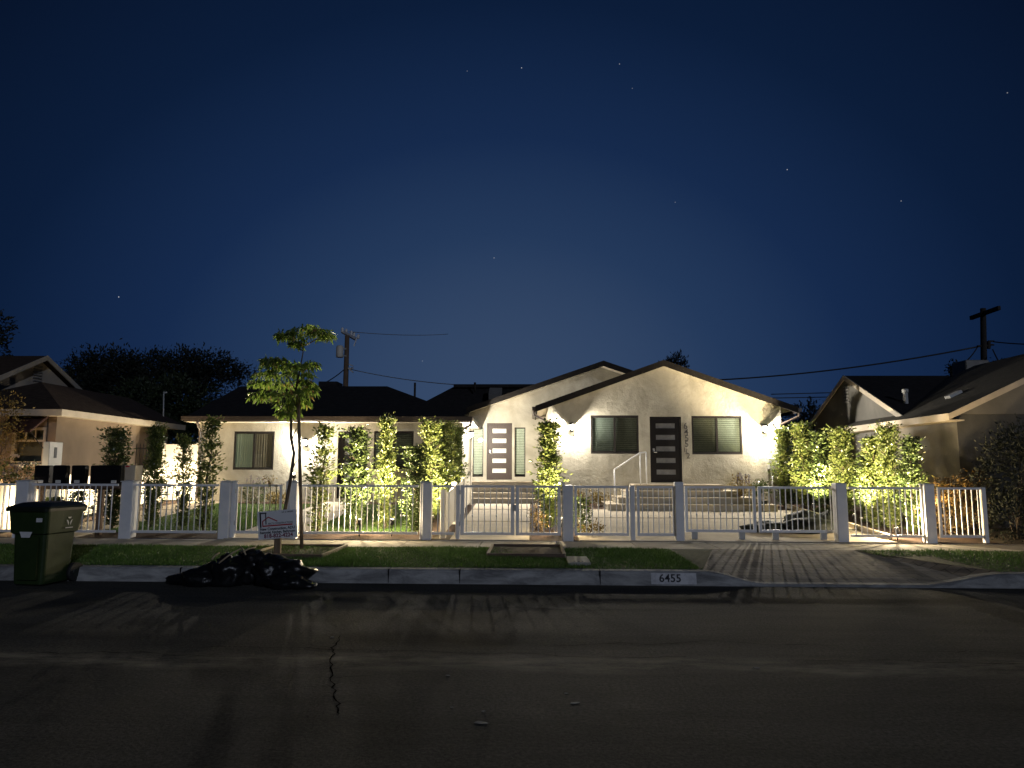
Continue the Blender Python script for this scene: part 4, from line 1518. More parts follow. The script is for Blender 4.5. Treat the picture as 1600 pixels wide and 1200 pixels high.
hedge(178, 664, 16.0, .72, 1, 'dark leafy column rising behind the mailbox row, leftmost column', GH)
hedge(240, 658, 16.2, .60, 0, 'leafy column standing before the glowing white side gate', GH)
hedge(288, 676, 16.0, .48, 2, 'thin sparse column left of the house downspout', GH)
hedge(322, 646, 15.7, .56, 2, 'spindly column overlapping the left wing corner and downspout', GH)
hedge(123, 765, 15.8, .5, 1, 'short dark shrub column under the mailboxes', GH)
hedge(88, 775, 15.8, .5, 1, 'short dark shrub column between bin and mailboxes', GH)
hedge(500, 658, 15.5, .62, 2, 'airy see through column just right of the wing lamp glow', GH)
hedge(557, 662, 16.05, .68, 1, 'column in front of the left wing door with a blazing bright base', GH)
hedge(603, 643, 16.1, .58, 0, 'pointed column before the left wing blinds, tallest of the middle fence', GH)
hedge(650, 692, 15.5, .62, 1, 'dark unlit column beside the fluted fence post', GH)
hedge(672, 652, 17.2, .70, 3, 'bright lit column left of two others against the wing corner', GH)
hedge(694, 655, 18.6, .74, 3, 'bright lit column in the middle of the wing corner clump', GH)
hedge(711, 661, 20.2, .72, 0, 'bright lit column touching the wing corner by the side lamp', GH)
hedge(858, 652, 16.5, .80, 0, 'lone green column between front door and gable window', GH)
GR = 'right boundary hedge columns'
hedge(1226, 664, 21.2, .86, 0, 'hedge column against the right corner of the gable house', GR)
hedge(1256, 657, 20.3, .80, 3, 'glowing hedge column second from the gable house', GR)
hedge(1286, 668, 19.4, .78, 1, 'darker hedge column third from the gable house', GR)
hedge(1319, 663, 18.5, .80, 3, 'hedge column in front of the grey neighbour gable, with bright leaves', GR)
hedge(1357, 700, 17.5, .72, 1, 'low dark hedge column below the neighbour eave corner', GR)
hedge(1366, 676, 16.9, .72, 0, 'hedge column behind the visible glowing lamp, left of the tallest', GR)
hedge(1391, 657, 16.3, .66, 3, 'brightest hedge column over the bare lamp, tallest at the right fence', GR)
hedge(1425, 678, 15.8, .62, 1, 'dark hedge column at the right end of the row', GR)

g_ = np.random.default_rng(5)
def shrub(name, blobs, n, lw, m, label, cat, stems=None, **kw):
    V, Fc = blob_cloud(blobs, n, lw, g_, **kw)
    c = blobs[0]
    root = empty(name, (c[0], c[1], c[2] - c[5]), label, cat)
    mesh_np('foliage', V, Fc, m, root)
    b = MB()
    zb = min(q[2] - q[5] for q in blobs)
    for q in blobs:
        for k in range(3):
            b.tube([(c[0] + random.uniform(-.1, .1), c[1], zb - .03), ((c[0] + q[0]) / 2 + random.uniform(-.05, .05), (c[1] + q[1]) / 2, (zb + q[2]) / 2), (q[0] + random.uniform(-.3, .3) * q[3], q[1], q[2] + q[5] * .4)], [.016, .012, .004], 5)
    b.build('stem', M['bark'], root)
    return root
def B(px, py, Y, r, ry=None, rz_=None):
    p = P(px, py, Y)
    return (p.x, p.y, p.z, r, ry or r, rz_ or r)
shrub('low_shrub', [B(903, 812, 15.6, .22, .3, .26), B(908, 795, 15.7, .16, .2, .22)], 900, .07, M['leaf_dark'], 'low dark green shrub right of the fence post by the main gate', 'shrub', spread=.05)
shrub('low_shrub', [B(925, 826, 15.4, .2, .2, .08)], 260, .06, M['leaf_ochre'], 'small sprawling plant on the driveway edge behind the fence', 'shrub', spread=.05)
shrub('low_shrub', [B(842, 812, 15.5, .14, .2, .2), B(838, 800, 15.6, .1, .15, .2)], 420, .05, M['leaf_red'], 'small reddish shrub at the foot of the lone column', 'shrub', spread=.04)
shrub('low_shrub', [B(900, 776, 21.2, .30, .25, .2), B(922, 777, 21.3, .36, .25, .18), B(945, 779, 21.4, .30, .2, .13)], 900, .07, M['leaf_ochre'], 'yellowish ground shrub along the gable wall left of the stoop', 'shrub', spread=.05)
shrub('low_shrub', [B(398, 772, 21.4, .34, .3, .24)], 500, .12, M['leaf_dark'], 'rounded shrub under the left wing window with upright flower spikes', 'shrub', asp=.2, spread=.05)
shrub('low_shrub', [B(432, 778, 21.5, .26, .25, .16)], 320, .08, M['leaf_ochre'], 'small yellow green plant beside the left wing flower spikes', 'shrub', spread=.05)
shrub('low_shrub', [B(420, 752, 15.1, .1, .1, .1)], 0 + 60, .05, M['leaf_ochre'], 'small sprig poking up beside the gate post', 'shrub', spread=.04)
def spikes(root, pts, Y):
    for (px, py0, py1) in pts:
        a, b2 = P(px, py0, Y), P(px + random.uniform(-1.5, 1.5), py1, Y)
        n = 70
        t = rng.uniform(.25, 1, n)
        C = np.array(a)[None] + (np.array(b2) - np.array(a))[None] * t[:, None] + rng.normal(size=(n, 3)) * .014
        V, Fc = leaves(C, rng.normal(size=(n, 3)) + np.array([0, 0, .4]), .035, .018)
        f = mesh_np('flower_spike', V, Fc, M['purple'], root)
        MB().tube([a, b2], .006, 5).build('flower_stalk', M['leaf_dark'], f)
spikes(bpy.data.objects['low_shrub.004'], [(386, 772, 746), (391, 772, 743), (402, 774, 744), (406, 774, 747), (411, 772, 748), (397, 772, 752)], 21.4)
shrub('potted_plant', [B(1157, 758, 20.6, .26, .25, .22), B(1163, 765, 20.6, .25, .25, .16)], 520, .09, M['leaf_ochre'], 'potted plant with purple spikes at the right end of the stoop', 'plant', asp=.3, spread=.05)
pp = bpy.data.objects['potted_plant']
spikes(pp, [(1152, 758, 741), (1156, 758, 738), (1160, 758, 743), (1166, 760, 741), (1170, 760, 742)], 20.6)
q = P(1158, 780, 20.6)
MB().lathe((q.x, 20.6, gz(20.6)), [(.15, 0), (.19, .05), (.21, .25), (.2, .27)], 16).build('pot', M['pot'], pp)
shrub('potted_plant', [B(1186, 765, 20.7, .22, .2, .16), B(1194, 760, 20.8, .18, .2, .14)], 360, .08, M['leaf_dark'], 'bushy dark potted plant between the stoop and right hedge', 'plant', spread=.05)
q = P(1189, 780, 20.7)
MB().lathe((q.x, 20.7, gz(20.7)), [(.13, 0), (.16, .05), (.18, .22), (.17, .24)], 16).build('pot', M['pot'], bpy.data.objects['potted_plant.001'])
shrub('red_shrub', [B(1478, 800, 16.0, .42, .4, .42), B(1505, 790, 16.2, .45, .4, .5), B(1490, 765, 16.3, .4, .35, .28), B(1520, 752, 16.6, .34, .3, .2)], 2600, .07, M['leaf_red'], 'reddish shrub lit orange behind the right fence end', 'shrub', spread=.07)
shrub('dark_hedge', [B(1585, 745, 15.4, .62, .7, 1.0), B(1580, 815, 15.2, .55, .6, .55), B(1640, 740, 15.4, .9, .8, 1.15), B(1720, 740, 15.4, 1.0, .8, 1.2), B(1600, 690, 15.6, .5, .5, .4)], 9000, .08, M['leaf_unlit'], 'large unlit hedge bush at the far right picture edge', 'hedge', spread=.08)
shrub('rose_bush', [B(10, 748, 16.4, .5, .4, .42), B(38, 752, 16.3, .36, .35, .38), B(-25, 748, 16.5, .5, .4, .45)], 2200, .06, M['leaf_dark'], 'flowering bush with pale blooms left of the mailboxes', 'bush', spread=.06)
rb_ = bpy.data.objects['rose_bush']
V, Fc = blob_cloud([B(10, 746, 16.3, .52, .42, .42), B(38, 750, 16.2, .38, .35, .36)], 260, .07, g_, asp=.9, clump=7, spread=.025, shell=.9)
mesh_np('blossom', V, Fc, M['petal'], rb_)
shrub('garden_tree', [B(4, 650, 16.8, .4, .5, .4), B(12, 690, 16.8, .28, .4, .35), B(-20, 665, 16.8, .6, .6, .8)], 1500, .07, M['leaf_ochre'], 'feathery tree in front of the tan neighbour house at left edge', 'tree', spread=.12)

# ------------------------------------------------------------------ street tree
YT = 12.45
tree = empty('street_tree', (PX(436, YT, 860), YT, .2), 'young street tree with bent trunk and two leafy tiers', 'tree')
tp = [(434, 866), (436, 850), (441, 815), (446, 793), (453, 755), (459.5, 708), (454.5, 682), (455, 650), (459, 625), (464, 600), (470, 570), (474, 548), (476, 530)]
b = MB()
b.tube([P(x, y, YT + .02 * math.sin(i)) for i, (x, y) in enumerate(tp)], [.036, .034, .031, .030, .028, .026, .024, .022, .019, .016, .012, .009, .006], 10)
for br in ([(456, 735), (462, 722), (471, 712)], [(455, 690), (462, 672), (469, 663)], [(459, 625), (440, 595), (415, 580)], [(462, 610), (448, 585), (440, 565)], [(464, 600), (480, 585), (492, 570)],
           [(455, 650), (430, 630), (405, 622)], [(457, 638), (475, 622), (488, 612)], [(455, 655), (450, 648), (443, 655)], [(474, 548), (455, 540), (440, 530)], [(476, 540), (495, 530), (515, 532)]):
    d_ = random.uniform(-.35, .35)
    b.tube([P(x, y, YT + d_ * k / 2) for k, (x, y) in enumerate(br)], [.014, .009, .004], 6)
b.build('trunk', M['bark'], tree)
# crown: drooping sprays in layers
def spray_cloud(sprays, n_per, lw):
    C, D = [], []
    for (px, py, dy, rx, ry_, rz2_) in sprays:
        c = np.array(P(px, py, YT + dy))
        k = n_per
        a = rng.uniform(0, 2 * PI, k)
        r = np.sqrt(rng.uniform(0.02, 1, k))
        ox, oy = np.cos(a) * r, np.sin(a) * r
        p = np.stack([c[0] + ox * rx, c[1] + oy * ry_, c[2] + rz2_ * (1 - r ** 1.5) + rng.normal(size=k) * .025], 1)
        C.append(p)
        D.append(np.stack([ox * .8, oy * .8, -0.45 - .35 * r], 1) + rng.normal(size=(k, 3)) * .35)
    C, D = np.concatenate(C), np.concatenate(D)
    s = rng.uniform(.7, 1.25, len(C))
    return leaves(C, D, lw * s, lw * .34 * s, .15)
sp = []
for (px, py, w) in ((455, 530, 22), (478, 522, 26), (500, 526, 20), (487, 518, 16), (510, 528, 10), (445, 528, 14), (463, 540, 8),
                    (450, 575, 23), (428, 577, 22), (471, 578, 19), (487, 573, 11), (415, 590, 20), (440, 588, 26), (465, 590, 24), (405, 602, 14), (428, 606, 26), (455, 606, 28), (478, 602, 16),
                    (410, 622, 18), (432, 624, 26), (456, 624, 28), (480, 616, 16), (484, 612, 12), (448, 638, 18), (470, 634, 14), (445, 650, 9), (460, 648, 8), (417, 566, 7), (436, 567, 11)):
    r = w / 1117 * YT
    sp.append((px, py - 3, random.uniform(-.32, .32), r, r * 1.1, r * .38))
V, Fc = spray_cloud(sp, 115, .105)
mesh_np('crown', V, Fc, M['leaf_tree'], tree)
stk = MB()
a, c = P(471.5, 857, YT - .08), P(466, 618, YT + .02)
stk.tube([a, c], [.03, .028], 10)
stk.build('tree_stake', M['stake'], None, 'straight wooden stake beside the bent street tree trunk', 'stake')

# tree pits with board edging
def pit(name, pxa, pxb, pya, pyb, label):
    c0, c1 = onz(pxa, pyb, .2), onz(pxb, pyb, .2)
    y0 = c0.y
    y1 = onz((pxa + pxb) / 2, pya, .2).y
    xa, xb = c0.x, c1.x
    xa2, xb2 = PX(pxa + 6, y1, pya), PX(pxb - 8, y1, pya)
    root = empty(name, ((xa + xb) / 2, (y0 + y1) / 2, .2), label, 'planter box')
    for (p, q) in (((xa, y1), (xb, y1)), ((xa, y0), (xb, y0)), ((xa, y0), (xa, y1)), ((xb, y0), (xb, y1))):
        b = MB()
        b.bar((p[0], p[1], .225), (q[0], q[1], .225), .045, .09)
        b.build('edge_board', M['wood'] if p[1] == q[1] else M['palewood'], root)
    b = MB()
    b.quad((xa, y0, .236), (xb, y0, .236), (xb, y1, .236), (xa, y1, .236))
    b.build('soil', M['mulch'], root)
    return root
pit('tree_pit', 384, 505, 856, 872, 'wooden edged tree pit around the young street tree')
pit('tree_pit', 762, 882, 856, 871, 'empty sunken wooden tree pit beside the concrete utility lid')
a, c = onz(888, 879, .24), onz(918, 871, .24)
b = MB()
b.bev(a.x, c.x, a.y, c.y + .12, .16, .245, .01)
ul = b.build('vault_cover', M['lid_conc'], None, 'small concrete utility box lid set in the verge grass', 'vault cover')
b = MB()
for k in range(3):
    b.box((a.x + c.x) / 2 - .08 + k * .06, (a.x + c.x) / 2 - .05 + k * .06, a.y + .1, a.y + .13, .246, .25)
b.build('lid_mark', M['ink'], ul)

# ------------------------------------------------------------------ yard sign
YS = 12.1
tl, trr, brr, bl = P(402, 800, YS + .05), P(462.5, 795, YS - .05), P(464.5, 838.5, YS - .05), P(405, 843.5, YS + .05)
sg = empty('yard_sign', ((tl.x + trr.x) / 2, YS, .2), 'white builder yard sign with red roof outline and phone number', 'sign')
ux = (trr - tl)
W = ux.length
ux.normalize()
uz = (tl - bl)
H = uz.length
uz = (uz - ux * uz.dot(ux)).normalized()
un = ux.cross(uz) * -1
cen = (tl + trr + brr + bl) / 4
nrm = ux.cross(uz)
if nrm.y > 0: nrm = -nrm
b = MB()
b.obox(cen, ux * W / 2, nrm * .006, uz * H / 2)
b.build('board', M['sign'], sg)
b = MB()
pc = P(433, 862, YS + .05)
b.bev(pc.x - .055, pc.x + .055, YS + .03, YS + .1, .15, cen.z, .008)
b.build('sign_post', M['stake'], sg)
ROT = Matrix((ux, uz, nrm)).transposed().to_4x4()
def S(u, v): return cen + ux * (u - .5) * W + uz * (.5 - v) * H + nrm * .008
def stroke(pts, w, m, name):
    b = MB()
    for (p, q) in zip(pts, pts[1:]):
        p, q = S(*p), S(*q)
        d = (q - p).normalized()
        b.obox((p + q) / 2, (q - p) / 2 + d * w * .4, nrm * .001, d.cross(nrm) * w / 2)
    return b.build(name, m, sg)
stroke([(.075, .55), (.075, .06)], .028, M['ink'], 'logo_tower')
stroke([(.075, .07), (.225, .07)], .020, M['ink'], 'logo_tower')
stroke([(.215, .07), (.215, .46)], .018, M['ink'], 'logo_tower')
stroke([(.13, .52), (.13, .36), (.28, .22), (.50, .38)], .017, M['ink_red'], 'logo_roof')
stroke([(.13, .53), (.88, .53)], .021, M['ink_red'], 'logo_line')
def sign_text(s, u, v, size, m, bold=0.0, sx=1.0, sp_=1.0):
    text(s, size, m, sg, S(u, v), 'lettering', ROT, bold, sx=sx, extrude=.0008, spacing=sp_)
sign_text("ARC'S CONSTRUCTION", .58, .46, .042, M['ink'], 0.0003)
sign_text('LIC # 1082845', .78, .08, .034, M['ink'], 0.0003)
sign_text('New Construction, ADU', .50, .645, .062, M['ink'], .0018)
sign_text('Remodel, Kitchen, Bathroom', .50, .765, .058, M['ink'], .0018, .93)
sign_text('818-822-4224', .52, .90, .088, M['ink_purple'], .003, 1.0, 1.05)

# ------------------------------------------------------------------ rubbish bin
Yb = 10.35
bc = P(66, 900, Yb)
bin_ = empty('rubbish_bin', (bc.x, Yb, 0), 'dark green wheeled rubbish bin standing in the gutter', 'bin')
fx, sd = Vector((-.12, -.99, 0)).normalized(), Vector((.99, -.12, 0)).normalized()   # front normal, right-hand side normal
def BP(a, s, z): return Vector((bc.x, Yb, 0)) + fx * a + sd * s + Vector((0, 0, z))
def ring(a0, a1, s0, z, r=.06, n=4):
    pts = []
    for (ca, cs, st_) in ((a1 - r, s0 - r, 0), (a0 + r, s0 - r, 1), (a0 + r, -s0 + r, 2), (a1 - r, -s0 + r, 3)):
        for k in range(n + 1):
            an = PI / 2 * (k / n) + PI / 2 * st_
            pts.append(BP(ca + r * math.cos(an), cs + r * math.sin(an), z))
    return pts
def loft(rings, cap=True):
    b = MB()
    n = len(rings[0])
    vs = [p for r in rings for p in r]
    fs = []
    for i in range(len(rings) - 1):
        for k in range(n):
            j = (k + 1) % n
            fs.append((i * n + k, i * n + j, (i + 1) * n + j, (i + 1) * n + k))
    if cap:
        fs.append(tuple(range(n - 1, -1, -1)))
        fs.append(tuple((len(rings) - 1) * n + k for k in range(n)))
    return b.add(vs, fs)
loft([ring(-.24, .27, .235, .03), ring(-.25, .275, .24, .08), ring(-.285, .30, .262, .72), ring(-.315, .335, .295, .74), ring(-.36, .36, .315, 1.0), ring(-.37, .365, .32, 1.06)]).build('body', M['bin'], bin_)
lid = loft([ring(-.40, .40, .345, 1.05), ring(-.405, .405, .35, 1.09), ring(-.39, .39, .335, 1.115), ring(-.30, .24, .24, 1.165), ring(-.2, .12, .16, 1.175)])
lid = lid.build('lid', M['binlid'], bin_)
b = MB()
b.obox(BP(.31, .03, .40), fx * .02, sd * .15, Vector((0, 0, .30)))
b.build('front_panel', M['bin'], bin_)
b = MB()
b.tube([BP(-.44, -.26, 1.04), BP(-.47, -.2, 1.05), BP(-.47, .2, 1.05), BP(-.44, .26, 1.04)], .018, 8)
for s in (-.25, 0, .25): b.tube([BP(-.36, s, 1.0), BP(-.46, s, 1.05)], .016, 6)
b.build('handle', M['bin'], bin_)
for s in (-.27, .27):
    c = BP(-.30, s, .135)
    w = MB()
    w.tube([c - sd * .035, c + sd * .035], .135, 24)
    wh = w.build('wheel', M['rubber'], bin_)
    w = MB()
    w.tube([c - sd * .042, c + sd * .042], .07, 16)
    w.build('hub', M['binlid'], wh)
b = MB()
b.tube([BP(-.30, -.27, .135), BP(-.30, .27, .135)], .014, 8)
b.obox(BP(-.25, 0, .14), fx * .07, sd * .2, Vector((0, 0, .06)))
b.build('axle', M['rubber'], bin_)
# pressed marks: recycling triangle on the side, white crest and plate on the front
b = MB()
rot_s = Matrix((-fx, Vector((0, 0, 1)), sd)).transposed()
cc = BP(-.06, .318, .90)
for k in range(3):
    a0 = PI / 2 + 2 * PI * k / 3
    p = [Vector((math.cos(a0 + o) * r, math.sin(a0 + o) * r * 1.25, 0)) for o, r in ((-.72, .055), (.72, .055), (.5, .028), (-.5, .028))]
    pts = [cc + (-fx) * v.x + Vector((0, 0, v.y)) + sd * .004 for v in p]
    b.prism(pts, sd * .003)
b.box(0, 0, 0, 0, 0, 0) if False else None
b.obox(BP(-.06, .322, .80), fx * .07, sd * .002, Vector((0, 0, .006)))
b.build('recycling_mark', M['tag'], bin_)
b = MB()
tp_ = [(-.10, .03), (.10, .03), (.065, -.05), (-.065, -.05)]
b.prism([BP(.355, u, .735 + v) for u, v in tp_], fx * .004)
b.build('crest', M['tag'], bin_)
b = MB()
b.obox(BP(.362, .20, .93), fx * .004, sd * .045, Vector((0, 0, .028)))
b.build('plate', M['tag'], bin_)
b = MB()
b.obox(BP(.333, .03, .705), fx * .005, sd * .12, Vector((0, 0, .006)))
b.build('front_ledge', M['bin'], bin_)

# ------------------------------------------------------------------ black bags
def bag(name, m, c, r, label, cat, group=None, seed=0, amp=.22, flat=.8, tail=None, sub=4):
    import bmesh
    bm = bmesh.new()
    bmesh.ops.create_icosphere(bm, subdivisions=sub, radius=1)
    off = Vector((seed * 7.3, seed * 3.1, seed * 1.7))
    for v in bm.verts:
        n = v.co.normalized()
        d = 1 + amp * noise.noise(n * 1.7 + off) + amp * .55 * noise.noise(n * 4 + off) + amp * .4 * abs(noise.noise(n * 9 + off)) + amp * .2 * noise.noise(n * 20 + off)
        ridge = abs(noise.noise(n * 5.5 - off))
        d -= amp * .35 * max(0, .2 - ridge) * 5 * .5
        p = n * d
        if tail:
            t = max(0, n.dot(Vector(tail).normalized()) - .75) * 4
            p = p * (1 + t * .75)
            p.z *= (1 - t * .35)
        v.co = Vector((p.x * r[0], p.y * r[1], p.z * r[2]))
        zmin = -r[2] * .62
        if v.co.z < zmin: v.co.z = zmin + (v.co.z - zmin) * .06
    lo = min(v.co.z for v in bm.verts)
    for v in bm.verts: v.co.z -= lo
    me = bpy.data.meshes.new(name)
    bm.to_mesh(me)
    bm.free()
    me.polygons.foreach_set('use_smooth', [True] * len(me.polygons))
    me.materials.append(m)
    o = bpy.data.objects.new(name, me)
    COL.objects.link(o)
    o.location = c
    return tag(o, label, cat, group)
GB = 'black rubbish bags heaped at the kerb'
def bg(px, Y, z, r, label, seed, **kw):
    bag('rubbish_bag', M['bag'], (PX(px, Y, 890), Y, z), r, label, 'rubbish bag', GB, seed, **kw)
bg(318, 10.35, 0, (0.279, 0.260, 0.158), 'flat black bag at the left end of the kerb heap', 1, tail=(-1, 0, -.2))
bg(358, 10.42, 0, (0.307, 0.298, 0.251), 'large crumpled black bag left of the middle of the kerb heap', 2, amp=.3)
bg(393, 10.55, .0, (0.270, 0.260, 0.288), 'tall black bag in the middle of the heap, leaning on the kerb', 3, amp=.3)
bg(432, 10.42, 0, (0.307, 0.298, 0.242), 'wide black bag below the yard sign', 4, amp=.3, tail=(1, 0, .35))
bg(448, 10.15, 0, (.28, .22, .13), 'low shiny black bag with a knotted tail at the right end', 5, tail=(1, -.2, -.3))
for i, (a, c, lab) in enumerate((((342, 880, 10.08), (378, 856, 10.2), 'bent pale stick leaning over the left of the bags'), ((376, 855, 10.2), (384, 867, 10.12), 'short pale stick propped upright on the bags'),
                                 ((377, 864, 10.3), (400, 855, 10.5), 'pale stick poking out behind the middle bag'), ((331, 874, 10.1), (343, 864, 10.25), 'stubby pale stick at the left of the bag heap'))):
    b = MB()
    p, q = P(*a), P(*c)
    mid = (p + q) / 2 + Vector((0, 0, .02))
    b.tube([p, mid, q], [.013, .012, .009], 6)
    b.build('cut_branch', M['palewood'], None, lab, 'stick', 'cut branches on the black bags')

# dark heap on the driveway
GD = 'dark covered heap on the driveway'
zd = gz(16) + .02
bag('tarp_heap', M['tarp'], (PX(1262, 16.0, 815), 16.0, zd), (.62, .36, .19), 'long dark tarp heap lying behind the sliding gate', 'tarp', GD, 11, amp=.16)
bag('tarp_heap', M['tarp'], (PX(1256, 16.5, 815), 16.5, zd), (.42, .35, .27), 'rounded dark mound topping the heap behind the sliding gate', 'tarp', GD, 12, amp=.16)
bag('tarp_heap', M['tarp'], (PX(1200, 16.1, 815), 16.1, zd), (.36, .30, .15), 'low dark end of the heap by the gate middle stile', 'tarp', GD, 13, amp=.25, tail=(-1, 0, -.2))
bag('tarp_heap', M['tarp'], (PX(1296, 16.9, 805), 16.9, zd + .05), (.22, .22, .24), 'small dark bag standing behind the gate catch post', 'tarp', GD, 14, amp=.25)
ed = MB()
a, c = P(1240, 793, 20), P(1392, 838, 15.3)
ed.bar((7.38, 21.0, gz(21) + .05), (7.38, 15.1, gz(15.1) + .05), .09, .14)
ed.build('edging_beam', M['concrete'], None, 'pale concrete edging along the foot of the right hedge', 'edging')

# ------------------------------------------------------------------ mailboxes
YM = 15.2
ms = empty('mailbox_stand', (PX(120, YM), YM, SW), 'dark timber rail and posts carrying the black mailboxes', 'stand')
b = MB()
zm = PZ(120, 758, YM)
b.box(PX(50, YM), PX(196, YM), YM - .05, YM + .05, zm - .09, zm)
b.build('beam', M['wood'], ms)
for px in (70, 162):
    x = PX(px, YM)
    MB().box(x - .05, x + .05, YM - .045, YM + .045, SW - .05, zm - .09).build('post', M['wood'], ms)
for (pa, pb, lab) in ((53.5, 81, 'leftmost black mailbox above the fence'), (82.5, 107, 'second black mailbox from the left above the fence'),
                      (111.5, 136.5, 'third black mailbox, next to the wide one'), (141, 193, 'wide black parcel box at the right end of the mailboxes')):
    r = rect(pa, 727, pb - 4.5, 758, YM - .08)
    xa, xb = r[0], r[1]
    zt_ = r[3]
    root = empty('mailbox', ((xa + xb) / 2, YM, zm), lab, 'mailbox', 'black mailboxes in a row above the fence')
    b = MB()
    n = 8
    prof_ = [(YM - .08, zm), (YM + .06, zm), (YM + .06, zt_ - .03)] + [(YM - .01 + .07 * math.cos(PI * k / n), zt_ - .03 + .03 * math.sin(PI * k / n)) for k in range(1, n)] + [(YM - .08, zt_ - .03)]
    b.prism([(xa, y_, z_) for y_, z_ in prof_], (xb - xa, 0, 0))
    b.build('box', M['black'], root)
    b = MB()
    b.bev(xa + .02, xb - .02, YM - .095, YM - .082, zm + .02, zt_ - .06, .004)
    b.build('mail_door', M['black'], root)
    b = MB()
    cxm = (xa + xb) / 2 if pb - pa < 40 else xb - .13
    b.box(cxm - .055, cxm + .055, YM - .104, YM - .096, zm + .045, zm + .105)
    b.build('name_plate', M['tag'], root)
    b = MB()
    for q in (-.03, -.008, .014, .034):
        b.box(cxm + q - .006, cxm + q + .006, YM - .106, YM - .1045, zm + .062, zm + .088)
    b.build('plate_text', M['steel'], root)
# white slotted post and wood box behind the mailboxes
YQ = 15.7
r = rect(66.5, 690, 77, 726, YQ)
wp = empty('slotted_post', (r[0], YQ, SW), 'tall white post with a dark slot standing behind the mailboxes', 'post')
MB().bev(r[0], r[1], YQ, YQ + .45, SW, r[3], .01).build('shaft', M['vinyl'], wp)
b = MB()
b.box(r[1] - .002, r[1] + .006, YQ + .16, YQ + .25, r[3] - .36, r[3] - .12)
b.build('slot', M['ink'], wp)
r = rect(193, 727, 211, 762, YM + .25)
wp = empty('pedestal', (r[0], YM + .3, SW), 'pale wooden pedestal at the right end of the mailboxes', 'pedestal')
MB().bev(r[0], r[1], YM + .25, YM + .55, SW, r[3], .01).build('shaft', M['trim'], wp)
MB().box(r[0] + .04, r[0] + .12, YM + .24, YM + .249, r[3] - .04, r[3] - .01).build('red_tag', M['ink_red'], wp)

# ------------------------------------------------------------------ left neighbour
nb = empty('neighbor_house', (-13.5, 20, .5), 'tan stucco neighbour house with maroon window awning at the left', 'house')
ez0 = PZ(97, 640, 17.8)
nx1 = PX(97, 17.8, 640)
yfar = 24.2
half = 2.05
wl = MB()
nwx = nx1 - .38
rwin = rect(24, 672, 68, 721, 18.2)
wall_holes(wl, -22, nwx, .3, ez0 - .1, 18.2, [rwin])
wl.quad((nwx, 18.2, .3), (nwx, yfar - .3, .3), (nwx, yfar - .3, ez0 - .1), (nwx, 18.2, ez0 - .1))
wl.quad((nwx, yfar - .3, .3), (-22, yfar - .3, .3), (-22, yfar - .3, ez0 - .1), (nwx, yfar - .3, ez0 - .1))
wl.build('wall', M['tan_stucco'], nb)
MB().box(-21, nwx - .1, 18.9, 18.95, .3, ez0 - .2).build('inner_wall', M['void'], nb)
rf = MB()
rx_ = nx1 - half
rzz = PZ(57, 597, 17.8 + half)
x_l = nx1 - 2 * half
y2_ = 26.0
rf.add([(x_l, 17.8, ez0), (nx1, 17.8, ez0), (nx1, yfar + .1, ez0), (rx_, 17.8 + half, rzz), (rx_, yfar + .1, rzz), (x_l, yfar + .1, ez0)],
       [(0, 1, 3), (1, 2, 4, 3), (5, 0, 3, 4), (0, 5, 2, 1), (2, 5, 4)])
rf.add([(-24, 17.8, ez0 - .005), (x_l, 17.8, ez0 - .005), (x_l, 20.2, ez0 + .7), (-24, 20.2, ez0 + .7)], [(0, 1, 2, 3)])
nroof = rf.build('roof', M['brown_roof'], nb)
fa = MB()
fa.box(-24, nx1 + .02, 17.77, 17.81, ez0 - .16, ez0 + .01)
fa.box(nx1 - .02, nx1 + .02, 17.81, yfar + .1, ez0 - .16, ez0 + .01)
fa.build('fascia', M['trim'], nroof)
MB().box(-24, nx1 - .03, 17.82, yfar + .05, ez0 - .15, ez0 - .12).build('soffit', M['trim'], nroof)
# side-facing main gable
gxx = -16.0
ga = P(62, 556, 0 + 23.2 * 1.0)
gxx = ga.x
gY, gZ = 23.2, ga.z
gp = .47
Yn, Yf2 = 20.6, 25.9
wl = MB()
wl.add([(gxx, Yn, ez0 - .1), (gxx, Yf2, ez0 - .1), (gxx, Yf2, gZ - gp * (Yf2 - gY) - .12), (gxx, gY, gZ - .12), (gxx, Yn, gZ - gp * (gY - Yn) - .12)], [(0, 1, 2, 3, 4)])
wl.build('gable_wall', M['pale_stucco'], nb)
rf = MB()
for (a, sgn) in ((Yn - .4, -1), (Yf2 + .4, 1)):
    za = gZ - gp * abs(a - gY)
    rf.prism([(gxx + .25, a, za), (gxx + .25, gY, gZ), (gxx + .25, gY, gZ - .08), (gxx + .25, a, za - .08)], (-12, 0, 0))
gr = rf.build('gable_roof', M['brown_roof'], nb)
fa = MB()
for a in (Yn - .4, Yf2 + .4):
    za = gZ - gp * abs(a - gY)
    fa.prism([(gxx + .25, a, za + .01), (gxx + .25, gY, gZ + .01), (gxx + .25, gY, gZ - .15), (gxx + .25, a, za - .15)], (.04, 0, 0))
fa.build('barge_board', M['trim'], gr)
b = MB()
v0 = P(57, 575, gY)
zc = gZ - .62
for k in range(6):
    b.obox((gxx + .02, gY - .05, zc - .25 + k * .1), (.02, 0, .012), (0, .2, 0), (.0, 0, .02))
b.build('vent', M['hvac'], nb)
